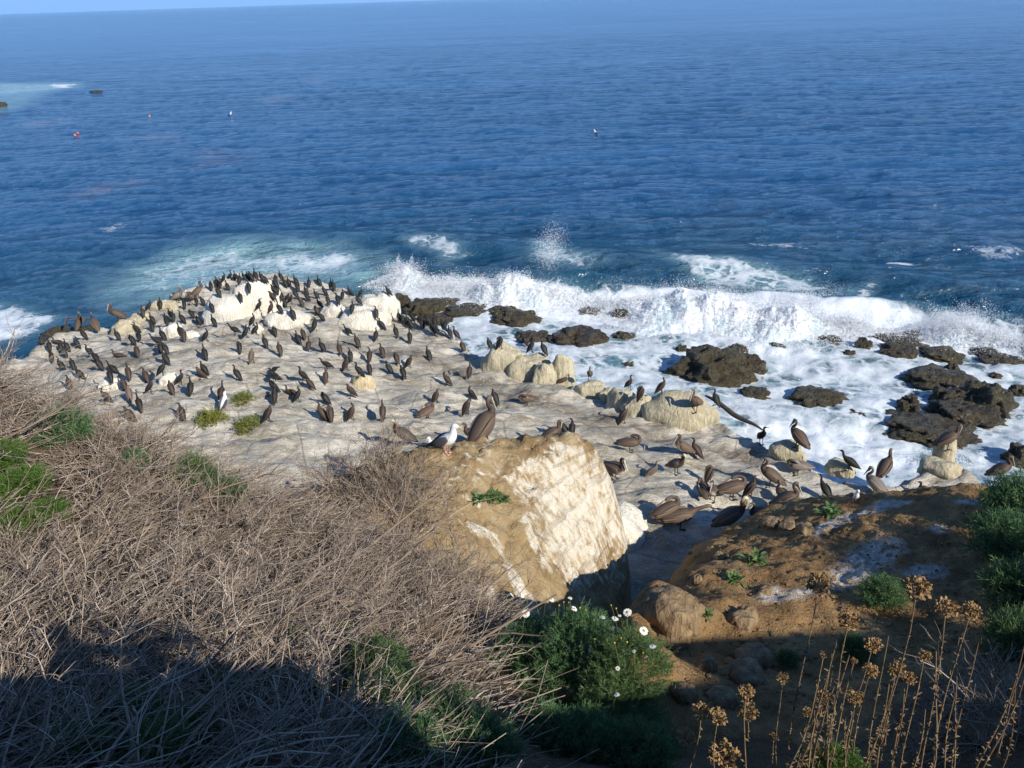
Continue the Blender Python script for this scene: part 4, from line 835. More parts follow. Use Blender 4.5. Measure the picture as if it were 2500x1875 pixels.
def shrub_mesh(name, ns, nb, nt_, flat, rad=.95, lean=(0, 0)):
    th = RG.uniform(0, 2 * np.pi, ns); el = RG.uniform(.15, 1.2, ns) * (1 - flat)
    d = unit(np.c_[np.cos(th) * np.cos(el) + lean[0], np.sin(th) * np.cos(el) + lean[1], np.sin(el) + .12]); p = np.c_[RG.normal(0, .08, (ns, 2)), np.full(ns, -.05)]
    Lm = RG.uniform(.6, 1.1, ns) * rad; main = curve_from(p, d, Lm, 7, .22, .12)
    G = [tubes(main, np.linspace(.012, .0045, 7)[None] * RG.uniform(.6, 1.3, (ns, 1)), 4)]
    def kids(par, n, L0, L1, m, up, spread):
        i = RG.integers(0, len(par), n); k = RG.uniform(.2, 1, n) * (par.shape[1] - 1.01); k0 = k.astype(int); f = (k - k0)[:, None]
        q = par[i, k0] * (1 - f) + par[i, k0 + 1] * f; t = unit(par[i, k0 + 1] - par[i, k0])
        dd = unit(t + RG.normal(0, spread, (n, 3)) + np.array([0, 0, up])); return curve_from(q, dd, RG.uniform(L0, L1, n), m, .2)
    b1 = kids(main, nb, .2 * rad, .55 * rad, 5, .25, .55); G.append(tubes(b1, np.linspace(.0046, .0024, 5)[None] * RG.uniform(.7, 1.4, (nb, 1))))
    b2 = kids(b1, nt_, .08 * rad, .26 * rad, 4, .3, .6); G.append(tubes(b2, np.linspace(.0031, .0017, 4)[None] * RG.uniform(.8, 1.4, (nt_, 1))))
    V, Fc, o = [], [], 0; LVS = [np.repeat(np.clip(RG.normal(.5, .25, g[0].shape[0] // k), 0, 1), k) for g, k in zip(G, (28, 15, 12))]
    for v, f in G: V.append(v); Fc.append(f + o); o += len(v)
    V = np.vstack(V); return mesh_np(name, V, np.vstack(Fc), [MT['twig']], attrs={'lv': np.concatenate(LVS)})
SHR = [shrub_mesh('dead_shrub', 16, 190, 560, .15), shrub_mesh('dead_shrub', 30, 170, 300, .45), shrub_mesh('dead_shrub', 14, 170, 500, .0), shrub_mesh('dead_shrub', 46, 120, 140, .6, 1.15, lean=(.8, .3)), shrub_mesh('dead_shrub', 22, 180, 420, .3), shrub_mesh('dead_shrub', 50, 110, 120, .7, 1.2, lean=(.7, -.5))]
LM2 = {'the left photo edge above the green patch': (40, 1020), 'the bright green patch at left': (70, 1210), 'the yellow-green shrub': (540, 1010), 'the white scrap in the brush': (540, 1530), 'the small round plant on the mound': (1190, 1215), 'the white gull by the mound': (1060, 1110), 'the white daisies': (1400, 1560), 'the shadow of the photographer': (260, 1600), 'the bare brown soil by the green tufts': (800, 1600)}
spots = []
def slope_hit(u, v): return hit(u, v, ('slope', 'rock_mound'))
rows = [(v, u) for v in range(900, 1900, 62) for u in range(-120, 1340, 105)]
UPL = lambda u: np.interp(u, [-200, 0, 120, 260, 420, 620, 820, 960, 1060, 1200, 1330], [860, 880, 930, 1020, 1085, 1120, 1110, 1080, 1280, 1420, 1560])
for v, u in rows:
    u2, v2 = u + rnd.uniform(-45, 45), v + rnd.uniform(-28, 28)
    if v2 < UPL(u2) + 20: continue
    if (u2 > 1130 and v2 > 1480) or (u2 > 1040 and v2 > 1560): continue
    if (u2 < 170 and 1110 < v2 < 1330) or (700 < u2 < 880 and 1540 < v2 < 1700): continue
    if 80 < u2 < 1000 and v2 > 1740 and rnd.random() < .5: continue
    if (880 < u2 < 1260 and v2 > 1735 and rnd.random() < .85) or any(math.hypot(u2 - a, v2 - b) < r for a, b, r in ((925, 1690, 75), (640, 1660, 40), (820, 1570, 60), (715, 1575, 40), (470, 1180, 45), (350, 1800, 80), (480, 1820, 70))): continue
    p, n_, k = slope_hit(u2, v2 + 25)
    if k is None or (k == 'rock_mound' and u2 > 1015): continue
    if any((p - q).length < .42 for q, *_ in spots): continue
    spots.append((p, u2, v2))
nr2 = {}
for i, (p, u, v) in enumerate(spots):
    L = min(LM2, key=lambda q: math.hypot(LM2[q][0] - u, LM2[q][1] - v)); nr2.setdefault(L, []).append((math.hypot(LM2[L][0] - u, LM2[L][1] - v), i))
lb2 = {i: 'dry tangled dead shrub, %s one to %s' % (ORD[r], L) for L, l in nr2.items() for r, (_, i) in enumerate(sorted(l))}
for i, (p, u, v) in enumerate(spots):
    far = v < UPL(u) + 130; vi = rnd.choice([0, 2, 4] if far else [1, 3, 4, 5, 0])
    link('dead_shrub', SHR[vi], label=lb2[i], cat='shrub', group='dead shrubs on the slope', loc=p + Vector((0, 0, -.03)), yaw=(rnd.uniform(0, 6.28) if far else rnd.gauss(0, .8)), sc=(rnd.uniform(.75, 1.15),) * 2 + (rnd.uniform(.6, .95) * (1.0 if far else .75),))
for i, (u, v, s) in enumerate([(2320,1750,.5),(2440,1700,.6),(2260,1830,.5),(2400,1820,.6),(2490,1780,.7)]):
    p, n_, k = hit(u, v, ('slope', 'earth_bank')); link('dead_shrub', SHR[i % 5], label='dry dead shrub under the stalks, %s one from the left' % ORD[(1, 3, 0, 2, 4)[i]].replace(' nearest', '').replace('nearest', 'first'), cat='shrub', group='dead shrubs among the stalks', loc=p, yaw=rnd.uniform(0, 6), sc=s)
for i, (u, v, s, lb) in enumerate([(900,1150,1.0,'dry shrub hanging over the upper left shoulder of the mound'),(960,1230,1.0,'dry shrub over the left flank of the mound, below the upper one'),(980,1320,1.0,'dry shrub at mid height on the left of the mound'),(1040,1400,.9,'dry shrub at the lower left foot of the mound'),(1100,1470,.8,'dry shrub between the mound foot and the daisy bush'),(940,1080,.8,'twiggy dry shrub just left of the white gull')]):
    p, n_, k = hit(u, v, ('slope', 'rock_mound')); link('dead_shrub', SHR[(0, 2, 4)[i % 3]], label=lb, cat='shrub', group='dead shrubs on the slope', loc=p, yaw=rnd.uniform(0, 6), sc=s)
# fallen stalks matted over the slope
n = 9000; pts = []
while len(pts) < n:
    x, y = RG.uniform(-12, 1.4), RG.uniform(2.5, 14)
    if x > -.1 and y < 8.5: continue
    pts.append((x, y))
pts = np.array(pts); z = headz(pts[:, 0], pts[:, 1]); th = RG.normal(.55, .55, n)
d = np.c_[np.cos(th), np.sin(th), RG.normal(.02, .12, n)]
st_ = curve_from(np.c_[pts, z + RG.uniform(.0, .14, n)], unit(d), RG.uniform(.2, .75, n), 4, .12, .05)
st_[..., 2] = np.maximum(st_[..., 2], headz(st_[..., 0], st_[..., 1]) + .005)
V, Fc = tubes(st_, np.linspace(.0055, .003, 4)[None] * RG.uniform(.5, 1.5, (n, 1)))
link('fallen_stalks', mesh_np('fallen_stalks', V, Fc, [MT['twig']], attrs={'lv': np.repeat(np.clip(RG.normal(.45, .28, n), 0, 1), 12)}), kind='stuff', label='fallen dry stalks matted over the slope')

for (u, v, L, a, r, lb) in [(900,1400,1.6,.9,.022,'thick dead branch rising through the brush left of the mound'),(960,1440,1.3,.6,.018,'second thick dead branch, just right of the first in the brush'),(1010,1720,1.5,.35,.022,'forked dead branch at the bottom centre above the green bushes'),(1080,1660,1.2,.9,.014,'slim dead branch over the forked one at bottom centre'),(400,1335,1.3,.4,.02,'grey dead branch lying across the middle of the left brush'),(560,1250,1.2,.6,.016,'pale curved dead branch in the upper middle brush'),(80,1110,1.4,.15,.016,'dead branch near the left photo edge'),(1560,1720,1.0,.75,.014,'bare branch leaning out of the daisy bush at right'),(700,1500,1.2,.7,.013,'slender dead branch near the green tufts')]:
    p, n_, k = hit(u, v, ('slope', 'rock_mound')); d0 = np.array([[math.cos(a), math.sin(a) * .6, .22]]); mainb = curve_from(np.array([[-.3, -.1, .05]]), unit(d0), np.array([L]), 9, .16)
    G = [tubes(mainb, np.linspace(r, r * .35, 9)[None], 7)]
    for q in range(5):
        i0 = 2 + q; dd = unit(d0 + RG.normal(0, .5, (1, 3)) + np.array([[0, 0, .3]])); G.append(tubes(curve_from(mainb[:, i0], dd, np.array([L * .45]), 6, .2), np.linspace(r * .5, r * .15, 6)[None], 5))
    V, Fc, o_ = [], [], 0
    for vv, ff in G: V.append(vv); Fc.append(ff + o_); o_ += len(vv)
    V = np.vstack(V); link('dead_branch', mesh_np('dead_branch', V, np.vstack(Fc), [MT['twig']], attrs={'lv': np.full(len(V), .32)}), label=lb, cat='branch', group='dead branches', loc=p + Vector((0, 0, .22)))
# ------------------------------------------------------------ green plants
def mat_leaf(name, a, b, c):
    m = M(name, .55, .3); base = m.ramp(m.attr('lv'), [(0, a), (.5, b), (1, c)]); base = m.mix(m.objrand(), base, m.mix(.5, base, (.13, .17, .05))); m.col(base)
    m.b.inputs['Transmission Weight'].default_value = 0
    tr = m.n('BsdfTranslucent'); m.t.links.new(base, tr.inputs[0]); mx = m.n('MixShader'); mx.inputs[0].default_value = .25
    m.t.links.new(m.b.outputs[0], mx.inputs[1]); m.t.links.new(tr.outputs[0], mx.inputs[2]); m.t.links.new(mx.outputs[0], m.t.nodes['Material Output'].inputs[0]); return m.m
MT['feathery'] = mat_leaf('feathery_leaves', (.055, .125, .06), (.10, .205, .09), (.18, .30, .095))
MT['bright'] = mat_leaf('bright_leaves', (.05, .11, .018), (.09, .18, .03), (.17, .26, .055))
MT['yellowg'] = mat_leaf('yellow_green_leaves', (.13, .15, .025), (.23, .25, .045), (.36, .34, .08))
MT['succ'] = mat_leaf('broad_leaves', (.05, .11, .03), (.10, .19, .06), (.18, .28, .10))
def foliage(name, nsp, nl, rx, rz, mat, ll=.06, lw=.0032, sprig=.22, hollow=.35):
    th = RG.uniform(0, 2 * np.pi, nsp); ph = np.arccos(RG.uniform(0, 1, nsp)); r = RG.uniform(hollow, 1, nsp) ** .6 * (1 + .22 * perlin(np.cos(th) * 2.2, np.sin(th) * 2.2, ph * 1.5))
    dirn = np.c_[np.sin(ph) * np.cos(th), np.sin(ph) * np.sin(th), np.cos(ph)]; base = dirn * r[:, None] * np.array([rx, rx, rz])
    sd = unit(dirn * np.array([1, 1, .6]) + np.array([0, 0, .55]) + RG.normal(0, .35, (nsp, 3))); t = RG.uniform(0, 1, (nsp, nl))
    Lq = sprig * RG.uniform(.6, 1.2, nsp); q = (base - sd * Lq[:, None] * .5)[:, None] + sd[:, None] * (t * Lq[:, None])[..., None]
    ld = unit(sd[:, None] * .8 + RG.normal(0, .6, (nsp, nl, 3))); L = ll * RG.uniform(.5, 1.3, (nsp, nl)) ; wv = unit(np.cross(ld, RG.normal(size=(nsp, nl, 3)))) * lw
    tip = q + ld * L[..., None]; mid = q + ld * L[..., None] * .5
    V = np.stack([q, mid + wv, tip, mid - wv], 2).reshape(-1, 3); Fc = np.arange(len(V)).reshape(-1, 4)
    lv = np.repeat(np.clip(.45 + RG.normal(0, .22, nsp)[:, None] + RG.normal(0, .12, (nsp, nl)), 0, 1).ravel(), 4)
    stm = tubes(np.stack([base - sd * Lq[:, None] * .9, base, base + sd * Lq[:, None] * .55], 1), np.full((nsp, 3), .0018)); no = len(V)
    V = np.r_[V, stm[0]]; Fc = np.r_[Fc, stm[1] + no]; lv = np.r_[lv, np.full(len(stm[0]), .35)]
    return mesh_np(name, V, Fc, [MT[mat]], attrs={'lv': lv}, smooth=False)
FOL = {'f': [foliage('feathery_foliage', 420, 26, .34, .30, 'feathery') for _ in range(2)], 'g': [foliage('grassy_foliage', 300, 26, .34, .22, 'bright', .07, .0035) for _ in range(2)], 'y': [foliage('yellow_foliage', 220, 20, .28, .24, 'yellowg', .045, .004, .14)]}
GR = [('f',330,1770,.9,'dark green feathery bush in the shade at bottom left'),('f',470,1800,.85,'dark green feathery bush right of another at bottom left'),('f',400,1850,.9,'lowest dark green bush in the bottom left shade'),('f',560,1690,.5,'small green tuft at the shadow edge in the brush'),
 ('g',640,1655,.45,'grass-green tuft at the shadow edge right of a darker tuft'),('g',715,1570,.42,'light green tuft in the dry brush above the bare soil'),('g',830,1560,.5,'light green tuft beside the bare brown soil'),('f',925,1655,.95,'feathery green plant right of the bare brown soil'),('f',945,1720,1.0,'feathery green plant below another beside the bare soil'),
 ('f',1090,1800,1.15,'bright feathery bush at bottom centre'),('f',1170,1850,1.1,'feathery bush right of the bottom centre one'),('f',990,1850,1.0,'feathery bush left of the bottom centre one'),('g',60,1190,.7,'bright green leafy patch at left photo edge'),('g',30,1300,.8,'lower bright green leafy patch at the left photo edge'),('g',120,1260,.6,'bright green leafy patch right of the edge patches'),
 ('g',10,1120,.6,'topmost bright green patch at the left photo edge'),('f',160,1060,.7,'dark green clump in the hollow of left brush'),('f',470,1170,.7,'green clump glimpsed through the middle of the brush'),('f',560,1210,.5,'small green clump right of the one in mid brush'),('f',330,1140,.5,'small dark green clump in the upper left brush'),
 ('f',1560,1850,.9,'shaded feathery bush at the bottom right of the daisies'),('f',1440,1820,.85,'shaded feathery bush below the daisies'),('f',1330,1790,.8,'shaded feathery bush below left of the daisies'),('f',2150,1452,.55,'small ferny green plant in the middle of the earth bank'),('f',1920,1610,.3,'tiny dark green plant low on the bank'),('f',2085,1585,.45,'dark green plant among the dry stalks'),
 ('f',2450,1330,1.5,'tall dark green bush at the right photo edge, upper one'),('f',2480,1450,1.6,'tall dark green bush at the right photo edge, middle one'),('f',2490,1580,1.4,'tall dark green bush at the right photo edge, lowest'),('f',2490,1240,1.0,'green bush at the right photo edge by the bank crest'),('f',760,1690,.5,'shaded green tuft beside the bare soil'),('f',200,1850,.8,'dark green bush in the bottom left corner')]
for i, (k, u, v, sc, lb) in enumerate(GR):
    p, n_, q = hit(u, v + 20, ('slope', 'earth_bank', 'rock_mound'))
    t = depth(p) / 7.5
    link('green_bush', rnd.choice(FOL[k]), label=lb, cat='bush', group='green bushes', loc=p + Vector((0, 0, .10)), yaw=rnd.uniform(0, 6), sc=sc * rnd.uniform(.9, 1.1) * (1 if sc > 1.2 else max(.7, t)))
for u, v, sc, lb in [(530,1035,1.0,'yellow-green leafy shrub, left clump, at the top of the brush'),(605,985,.8,'yellow-green clump at the top right of the leafy shrub'),(620,1050,.9,'yellow-green clump at the lower right of the leafy shrub')]:
    p, n_, q = slope_hit(u, v + 50); p2 = aty(u, v, p.y)
    o = link('leafy_shrub', None, label=lb, cat='shrub', group='yellow-green clumps', loc=p)
    link('foliage', FOL['y'][0], o, loc=(0, 0, p2.z - p.z), yaw=rnd.uniform(0, 6), sc=sc * 1.7)
    hgt = p2.z - p.z; nn = 8; q0 = np.c_[RG.normal(0, .06, (nn, 2)), np.full(nn, -.05)]; q1 = np.c_[RG.normal(0, .22, (nn, 2)), np.full(nn, hgt)]
    V, Fc = tubes(curve_from(q0, q1 - q0, np.ones(nn), 6, .08), np.linspace(.012, .005, 6)[None] * np.ones((nn, 1)), 5); link('branch', mesh_np('branches', V, Fc, [MT['twig']], attrs={'lv': np.full(len(V), .5)}), o)
# broad-leaved rosettes
def rosette(n, L, wd, name):
    V, Fc, lv = [], [], []
    for i in range(n):
        a = i * 2.4 + rnd.uniform(-.2, .2); e = rnd.uniform(.15, 1.1); l = L * rnd.uniform(.6, 1.1); d = np.array([math.cos(a) * math.cos(e), math.sin(a) * math.cos(e), math.sin(e)]); s = np.array([-math.sin(a), math.cos(a), 0]) * wd; u_ = np.cross(s, d); u_ = u_ / np.linalg.norm(u_) * -.15 * wd * 3
        b = len(V); q = np.array([rnd.gauss(0, L * .3), rnd.gauss(0, L * .3), 0])
        for t, w in ((0, .2), (.4, .9), (.75, .8), (1, .05)):
            c = q + d * l * t - np.array([0, 0, .35 * l * t * t]); V += [c + s * w + u_ * w, c, c - s * w + u_ * w]; lv += [rnd.uniform(.3, .9)] * 3
        for k in range(3):
            o = b + k * 3; Fc += [[o, o + 1, o + 4, o + 3], [o + 1, o + 2, o + 5, o + 4]]
    return mesh_np(name, np.array(V), np.array(Fc), [MT['succ']], attrs={'lv': np.array(lv)}, smooth=True)
ROS = [rosette(46, .12, .022, 'leaf_rosette'), rosette(110, .085, .012, 'leaf_mat')]
for u, v, sc, m_, lb in [(1165,1222,1.7,1,'left half of the round green plant on the ochre mound'),(1200,1215,1.9,1,'middle of the round green plant on the ochre mound'),(1225,1222,1.5,1,'right half of the round green plant on the ochre mound'),(2030,1255,1.6,0,'light green rosette on the crest of the earth bank'),(1845,1372,1.5,0,'bright green broad-leaved rosette on the bank face'),(1788,1416,1.1,0,'smaller broad-leaved rosette left of the bright one'),(1720,1500,.7,0,'tiny dark rosette in the bank beside the clay boulder')]:
    p, n_, q = hit(u, v, ('earth_bank', 'rock_mound')); link('rosette_plant', ROS[m_], label=lb, cat='plant', group='broad-leaved plants', loc=p + n_ * .02, yaw=rnd.uniform(0, 6), sc=sc * 1.15)
# daisy bush: mound of feathery leaves with daisies on thin stems
p, n_, q = hit(1400, 1700, ('slope',)); DB = link('daisy_bush', None, label='large feathery green bush with white daisies at bottom centre', cat='bush', loc=p)
DF = [foliage('daisy_foliage', 760, 26, .62, .62, 'feathery', .065, .0034, .24, .45) for _ in range(2)]
offs = []
for u, v, dy, s in [(1300,1540,.2,.7),(1420,1540,-.1,.8),(1535,1580,-.55,.72),(1350,1650,-.4,.85),(1500,1690,-.9,.8),(1240,1590,0,.6),(1280,1760,-1,.7),(1440,1790,-1.1,.75),(1565,1770,-1.35,.62)]:
    c = aty(u, v + 60, p.y + .1 + dy); link('foliage', rnd.choice(DF), DB, loc=c - p, yaw=rnd.uniform(0, 6), sc=s); offs.append(c)
mp_ = M('petals', .6, .3); mp_.col((.84, .84, .80)); my = M('daisy_centre', .7, .2); my.col((.55, .33, .04)); mst = M('flower_stem', .6, .3); mst.col((.16, .22, .05))
def daisy():
    V, Fc, mi = [], [], []
    for i in range(15):
        a = i * 2 * math.pi / 15; b = len(V); z = rnd.uniform(-.25, .1)
        for r, w in ((.25, .12), (.7, .2), (1, .1)): V += [(math.cos(a) * r - math.sin(a) * w, math.sin(a) * r + math.cos(a) * w, z * r), (math.cos(a) * r + math.sin(a) * w, math.sin(a) * r - math.cos(a) * w, z * r)]
        Fc += [[b, b + 1, b + 3, b + 2], [b + 2, b + 3, b + 5, b + 4]]; mi += [0, 0]
    b = len(V); k = 10
    for r, z in ((.36, .02), (.26, .16), (.06, .22)): V += [(math.cos(t) * r, math.sin(t) * r, z) for t in np.arange(k) * 2 * math.pi / k]
    for q in range(2): Fc += [[b + q * k + j, b + q * k + (j + 1) % k, b + (q + 1) * k + (j + 1) % k, b + (q + 1) * k + j] for j in range(k)]; mi += [1] * k
    return mesh_np('daisy', np.array(V) * .026, np.array(Fc), [mp_.m, my.m], midx=mi)
DAI = daisy()
BUD = mk('daisy_bud', [sweep([(0,0,-.008,.004,.004),(0,0,.0,.011,.011),(0,0,.008,.010,.010),(0,0,.014,.003,.003)], 8, 2)], my.m)
for u, v, big in [(1284,1498,1.5),(1250,1452,1),(1276,1455,.7),(1289,1457,.8),(1310,1467,.7),(1347,1464,.9),(1392,1460,.9),(1388,1471,0),(1335,1456,0),(1402,1486,1.2),(1416,1484,0),(1471,1507,1.2),(1448,1500,0),(1492,1478,0),(1504,1486,0),(1502,1510,1.2),(1513,1503,.6),(1532,1495,1.5),(1572,1540,1.5),(1594,1578,1.2),(1578,1604,1.6),(1548,1590,.6),(1445,1588,1.4),(1452,1560,0),(1497,1534,.8),(1516,1558,0),(1531,1568,0),(1500,1570,0),(1508,1632,.7),(1430,1490,0),(1365,1478,0),(1376,1470,0),(1547,1592,0),(1570,1594,0),(1506,1696,.9),(1398,1565,0),(1322,1852,0)]:
    q = aty(u, v, p.y + (.25 if v < 1530 else -.05 if v < 1620 else -.7) - (.7 if u > 1480 else .25 if u > 1400 else 0) + rnd.uniform(-.12, .12))
    f = link('flower', DAI if big else BUD, DB, loc=q - p, sc=(big * 1.15 if big else rnd.uniform(.7, 1)))
    f.rotation_euler = (math.radians(rnd.uniform(5, 50)), math.radians(rnd.uniform(-25, 25)), rnd.uniform(0, 6))
    tgt = np.array(q - p); b0 = tgt + np.array([rnd.uniform(-.06, .06), rnd.uniform(-.1, .05), -rnd.uniform(.14, .3)])
    V, Fc = tubes(np.array([[b0, (b0 + tgt) / 2 + (rnd.uniform(-.02, .02), 0, 0), tgt]]), np.full((1, 3), .0022)); link('flower_stem', mesh_np('flower_stem', V, Fc, [mst.m]), DB)

# ------------------------------------------------------------ dried flower stalks, near right
mh = M('dry_seed_head', .8, .2); mh.col(mh.ramp(mh.noise(30, 4, .7), [(.3, (.13, .065, .025)), (.5, (.33, .20, .085)), (.72, (.50, .37, .20))])); MT['head'] = mh.m
mstk = M('dry_stalk', .85, .2); mstk.col(mstk.ramp(mstk.noise(14, 4, .7), [(.3, (.10, .065, .035)), (.7, (.30, .21, .12))])); MT['stalk'] = mstk.m
def headmesh(n=260):
    d = unit(RG.normal(size=(n, 3))); d[:, 2] = d[:, 2] * .8 + .12; r = RG.uniform(.35, 1, n)[:, None]; c = d * r; sdv = unit(np.cross(d, RG.normal(size=(n, 3)))) * .13; o = unit(d + RG.normal(0, .5, (n, 3))) * .36
    V = np.stack([c, c + o * .5 + sdv * 1.2, c + o, c + o * .5 - sdv * 1.2], 1).reshape(-1, 3); return mesh_np('seed_head', V, np.arange(4 * n).reshape(-1, 4), [MT['head']], smooth=False)
HDS = [headmesh() for _ in range(4)]
def stalk(u, v, y, rad, lb, leafy=.4, lean=0.0):
    top = aty(u, v, y); bx = top.x + rnd.uniform(-.08, .08) + lean; by = top.y - rnd.uniform(-.05, .12)
    gz_ = drop(bx, by, ('slope', 'earth_bank')) - .03; o = link('dried_flower_stalk', None, label=lb, cat='dried flower', group='dried flower stalks', loc=(bx, by, gz_))
    t = np.linspace(0, 1, 9)[:, None]; e = np.array(top) - np.array((bx, by, gz_)); C = e * t + np.c_[.03 * np.sin(t[:, 0] * 5 + u), .02 * np.cos(t[:, 0] * 4 + v), 0 * t[:, 0]] * np.sin(t * np.pi)
    sv, sf = tubes(C[None], np.linspace(.0048, .0026, 9)[None], 5)
    k = int(60 * leafy * max(.4, e[2])); tt_ = RG.uniform(.05, .92, k); q = np.c_[[np.interp(tt_, t[:, 0], C[:, a]) for a in range(3)]].T
    dd = unit(RG.normal(size=(k, 3)) + np.array([0, 0, .3])); L = RG.uniform(.012, .032, k)[:, None]; w = unit(np.cross(dd, RG.normal(size=(k, 3)))) * .0045
    lv_ = np.stack([q, q + dd * L * .5 + w, q + dd * L, q + dd * L * .5 - w], 1).reshape(-1, 3)
    link('stem', mesh_np('stem', sv, sf, [MT['stalk']]), o); link('dry_leaves', mesh_np('dry_leaves', lv_, np.arange(4 * k).reshape(-1, 4), [MT['stalk']], smooth=False), o)
    if rad: link('seed_head', rnd.choice(HDS), o, loc=e, sc=rad, yaw=rnd.uniform(0, 6))
for i, (u, v, r, lb) in enumerate([(2000,1428,30,'tallest dried stalk with a big orange seed head over the white streak'),(2239,1437,30,'tall dried stalk with a tan seed head, second big one from left'),(2309,1485,26,'dried stalk with a golden flat head right of the tan one'),(2370,1492,22,'dried stalk with a tan head, rightmost of the tall four'),(2072,1516,24,'dried stalk with a drooping orange head below the tallest'),(1821,1690,19,'dried stalk with an orange head above a second orange head, left'),(1825,1738,24,'dried stalk with the lower orange head of the left pair'),(1712,1738,20,'dried stalk with a brown ragged head left of the orange pair'),(1674,1799,21,'leftmost dried stalk with a round brown head'),(1767,1846,34,'short dried stalk with a big tan head at the bottom edge'),(2088,1704,20,'dried stalk with a golden head among the dense stalks'),(2006,1702,18,'dried stalk with a narrow tan head among the dense stalks'),(2015,1851,26,'dried stalk with a big tan head at the bottom right'),(2189,1636,20,'bent dried stalk with a tan head pointing left'),(2124,1638,18,'dried stalk with a ragged golden head mid right'),(1889,1799,11,'thin dried stalk with a tiny brown head near the bottom'),(1970,1738,12,'thin bent dried stalk with a small golden head'),(1911,1657,14,'thin dried stalk with a dark split head'),(2131,1575,20,'dried stalk with a sparse tan head above the bent one'),(1753,1751,20,'dim dried stalk with a brown head behind the brown ragged one'),(2219,1657,16,'dried stalk with a small tan head right of the bent one'),(2257,1602,15,'dried stalk with a loose tan tip below the tall tan head'),(2011,1598,10,'dried stalk with a slim bud tip left of the ragged golden head'),(2085,1614,8,'thin dried stalk with a tiny bud in the dense stalks')]):
    y = rnd.uniform(2.5, 3.3); stalk(u, v, y, r * depth(aty(u, v, y)) / F, lb, .35 if u < 1950 else .9)
HL = []
for i in range(26):
    u = rnd.uniform(1960, 2510); HL.append((u, rnd.uniform(1560, 1780) - (u - 1960) * .1))
HL.sort()
for i, (u, v) in enumerate(HL):
    stalk(u, v, rnd.uniform(2.3, 3.4), 0, 'bare dry stalk without a head, %s from the left of the headless ones' % (ORD[i].replace(' nearest', '').replace('nearest', 'first')), 1.2, rnd.uniform(-.12, .12))
p = aty(2050, 1850, 2.9); link('green_bush', FOL['g'][0], label='fresh green shoot among the dry stalks at the bottom right', cat='bush', group='green bushes', loc=p - Vector((0, 0, .12)), sc=.42)

# ------------------------------------------------------------ small litter
mlit = M('white_scrap', .7, .2); mlit.col((.72, .71, .68)); 
for u, v, w, lb in [(540,1530,34,'crumpled white scrap lying in the dry brush'),(750,1572,42,'pale stone-like scrap beside the light green tufts'),(262,1600,14,'tiny pale scrap inside the loop of the shadow')]:
    p, n_, q = hit(u, v, ('slope',)); d = depth(p) * w / F
    link('litter_scrap', rock_mesh('litter_scrap', d * .5, d * .4, d * .3, u, mlit.m, .5, .1, 3, 2.2), label=lb, cat='litter', loc=p + Vector((0, 0, .06)))

# ------------------------------------------------------------ what stands behind the camera and shades the slope
mwall = M('wall_plaster', .9, .2); mwall.col(mwall.mix(mwall.noise(4), (.30, .26, .21), (.40, .36, .30)))
def box(name, x0, y0, z0, x1, y1, z1, mat):
    V = [(x, y, z) for x in (x0, x1) for y in (y0, y1) for z in (z0, z1)]
    return mesh_np(name, np.array(V), np.array([[0, 1, 3, 2], [4, 6, 7, 5], [0, 4, 5, 1], [2, 3, 7, 6], [0, 2, 6, 4], [1, 5, 7, 3]]), [mat], smooth=False)
link('path_shade_wall', box('path_shade_wall', -9, .12, 10.2, 3.0, .40, 12.18, mwall.m), kind='structure')
link('path_shade_wall', box('path_shade_wall', 9.4, .12, 9.0, 16, .40, 12.0, mwall.m), kind='structure')  # unseen wall piece added so the lower front of the bank falls in shadow
mcl = M('dark_clothing', .85, .2); mcl.col(mcl.mix(mcl.noise(6), (.03, .035, .05), (.06, .06, .08)))
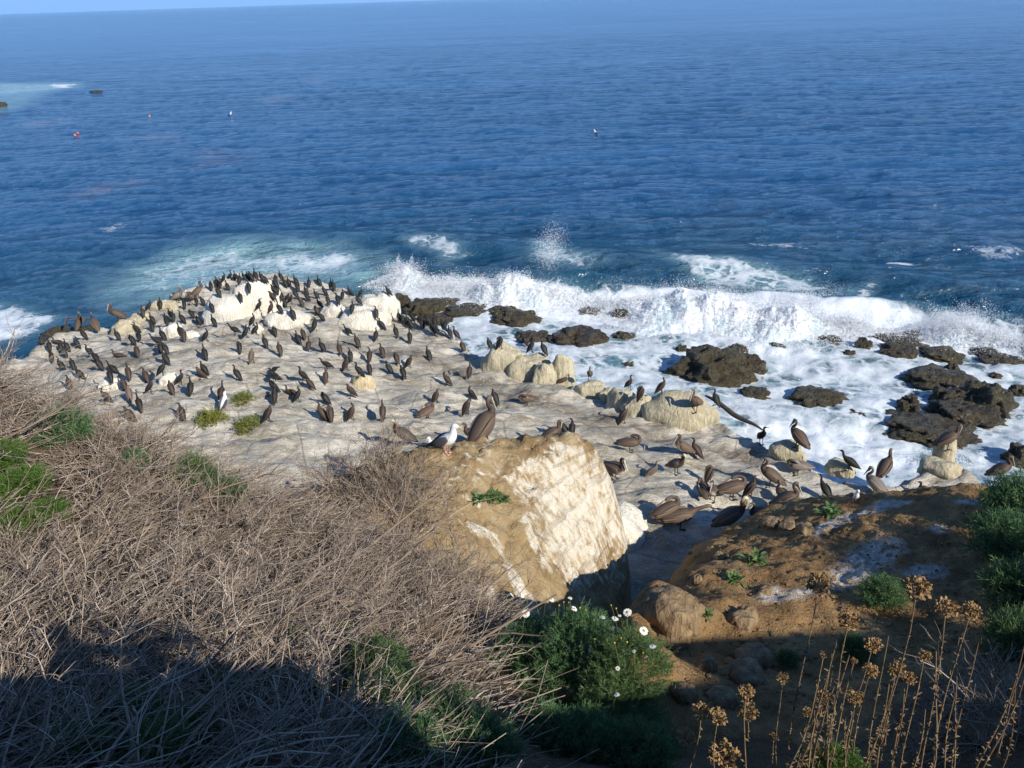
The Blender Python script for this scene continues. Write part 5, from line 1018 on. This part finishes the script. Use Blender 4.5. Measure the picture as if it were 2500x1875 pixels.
def person(loc, yaw):
    J = {'pel': (0,0,.95,.15), 'sp': (0,0,1.2,.14), 'ch': (0,0,1.4,.15), 'nk': (0,0,1.52,.06), 'hd': (0,.02,1.64,.10), 'ht': (0,.02,1.74,.085), 'sl': (-.19,0,1.43,.07), 'el': (-.42,.12,1.22,.05), 'hl': (-.10,.30,1.62,.045), 'sr': (.19,0,1.43,.07), 'er': (.42,.10,1.2,.05), 'hr': (.10,.30,1.62,.045), 'kl': (-.1,.03,.5,.075), 'fl': (-.11,0,.08,.06), 'tl': (-.12,.15,.05,.05), 'kr': (.1,.03,.5,.075), 'fr': (.11,0,.08,.06), 'tr': (.12,.15,.05,.05)}
    E = [('pel','sp'),('sp','ch'),('ch','nk'),('nk','hd'),('hd','ht'),('ch','sl'),('sl','el'),('el','hl'),('ch','sr'),('sr','er'),('er','hr'),('pel','kl'),('kl','fl'),('fl','tl'),('pel','kr'),('kr','fr'),('fr','tr')]
    nm = list(J); me = bpy.data.meshes.new('person'); me.from_pydata([J[k][:3] for k in nm], [(nm.index(a), nm.index(b)) for a, b in E], []); me.materials.append(mcl.m)
    o = link('person', me, label='photographer on the path whose shadow falls on the dry brush', cat='person', loc=loc, yaw=yaw)
    o.modifiers.new('skin', 'SKIN'); 
    for i, k in enumerate(nm): me.skin_vertices[0].data[i].radius = (J[k][3],) * 2; me.skin_vertices[0].data[i].use_root = (i == 0)
    o.modifiers.new('sub', 'SUBSURF').levels = 2; o.modifiers['sub'].render_levels = 2; return o
link('path', box('path', -10, -3.2, 10.4, 10, .10, 11.7, mwall.m), kind='structure')
for (u, v, yw, lb) in [(245, 1512, 45, 'photographer on the path whose shadow falls on the dry brush'), (85, 1520, 20, 'second person on the path, left shadow on the dry brush')]:
    sp = hit(u, v, ('slope',))[0]; y0 = -.28; t = (y0 - sp.y) / TOSUN.y
    o = person((sp.x + TOSUN.x * t, y0, 11.7), math.radians(yw)); o['label'] = lb; o.scale = ((sp.z + TOSUN.z * t - 11.7) / 1.80,) * 3

c = aty(2250, 1380, 10.7) + TOSUN * 4.6; gz_ = drop(c.x, c.y, ('slope', 'earth_bank'))
o = link('green_bush', None, label='tall half bare bush just beyond the right edge, shading the bank', cat='bush', group='green bushes', loc=(c.x, c.y, gz_))
link('branch', SHR[2], o, loc=(0, 0, 0), sc=(1.7, 1.7, max(1.6, (c.z - gz_) * 1.5)))
for k in range(3): link('foliage', FOL['f'][k % 2], o, loc=(rnd.uniform(-.3, .5), rnd.uniform(-.9, -.1), (c.z - gz_) * (.4 + .3 * k)), yaw=k, sc=1.9)
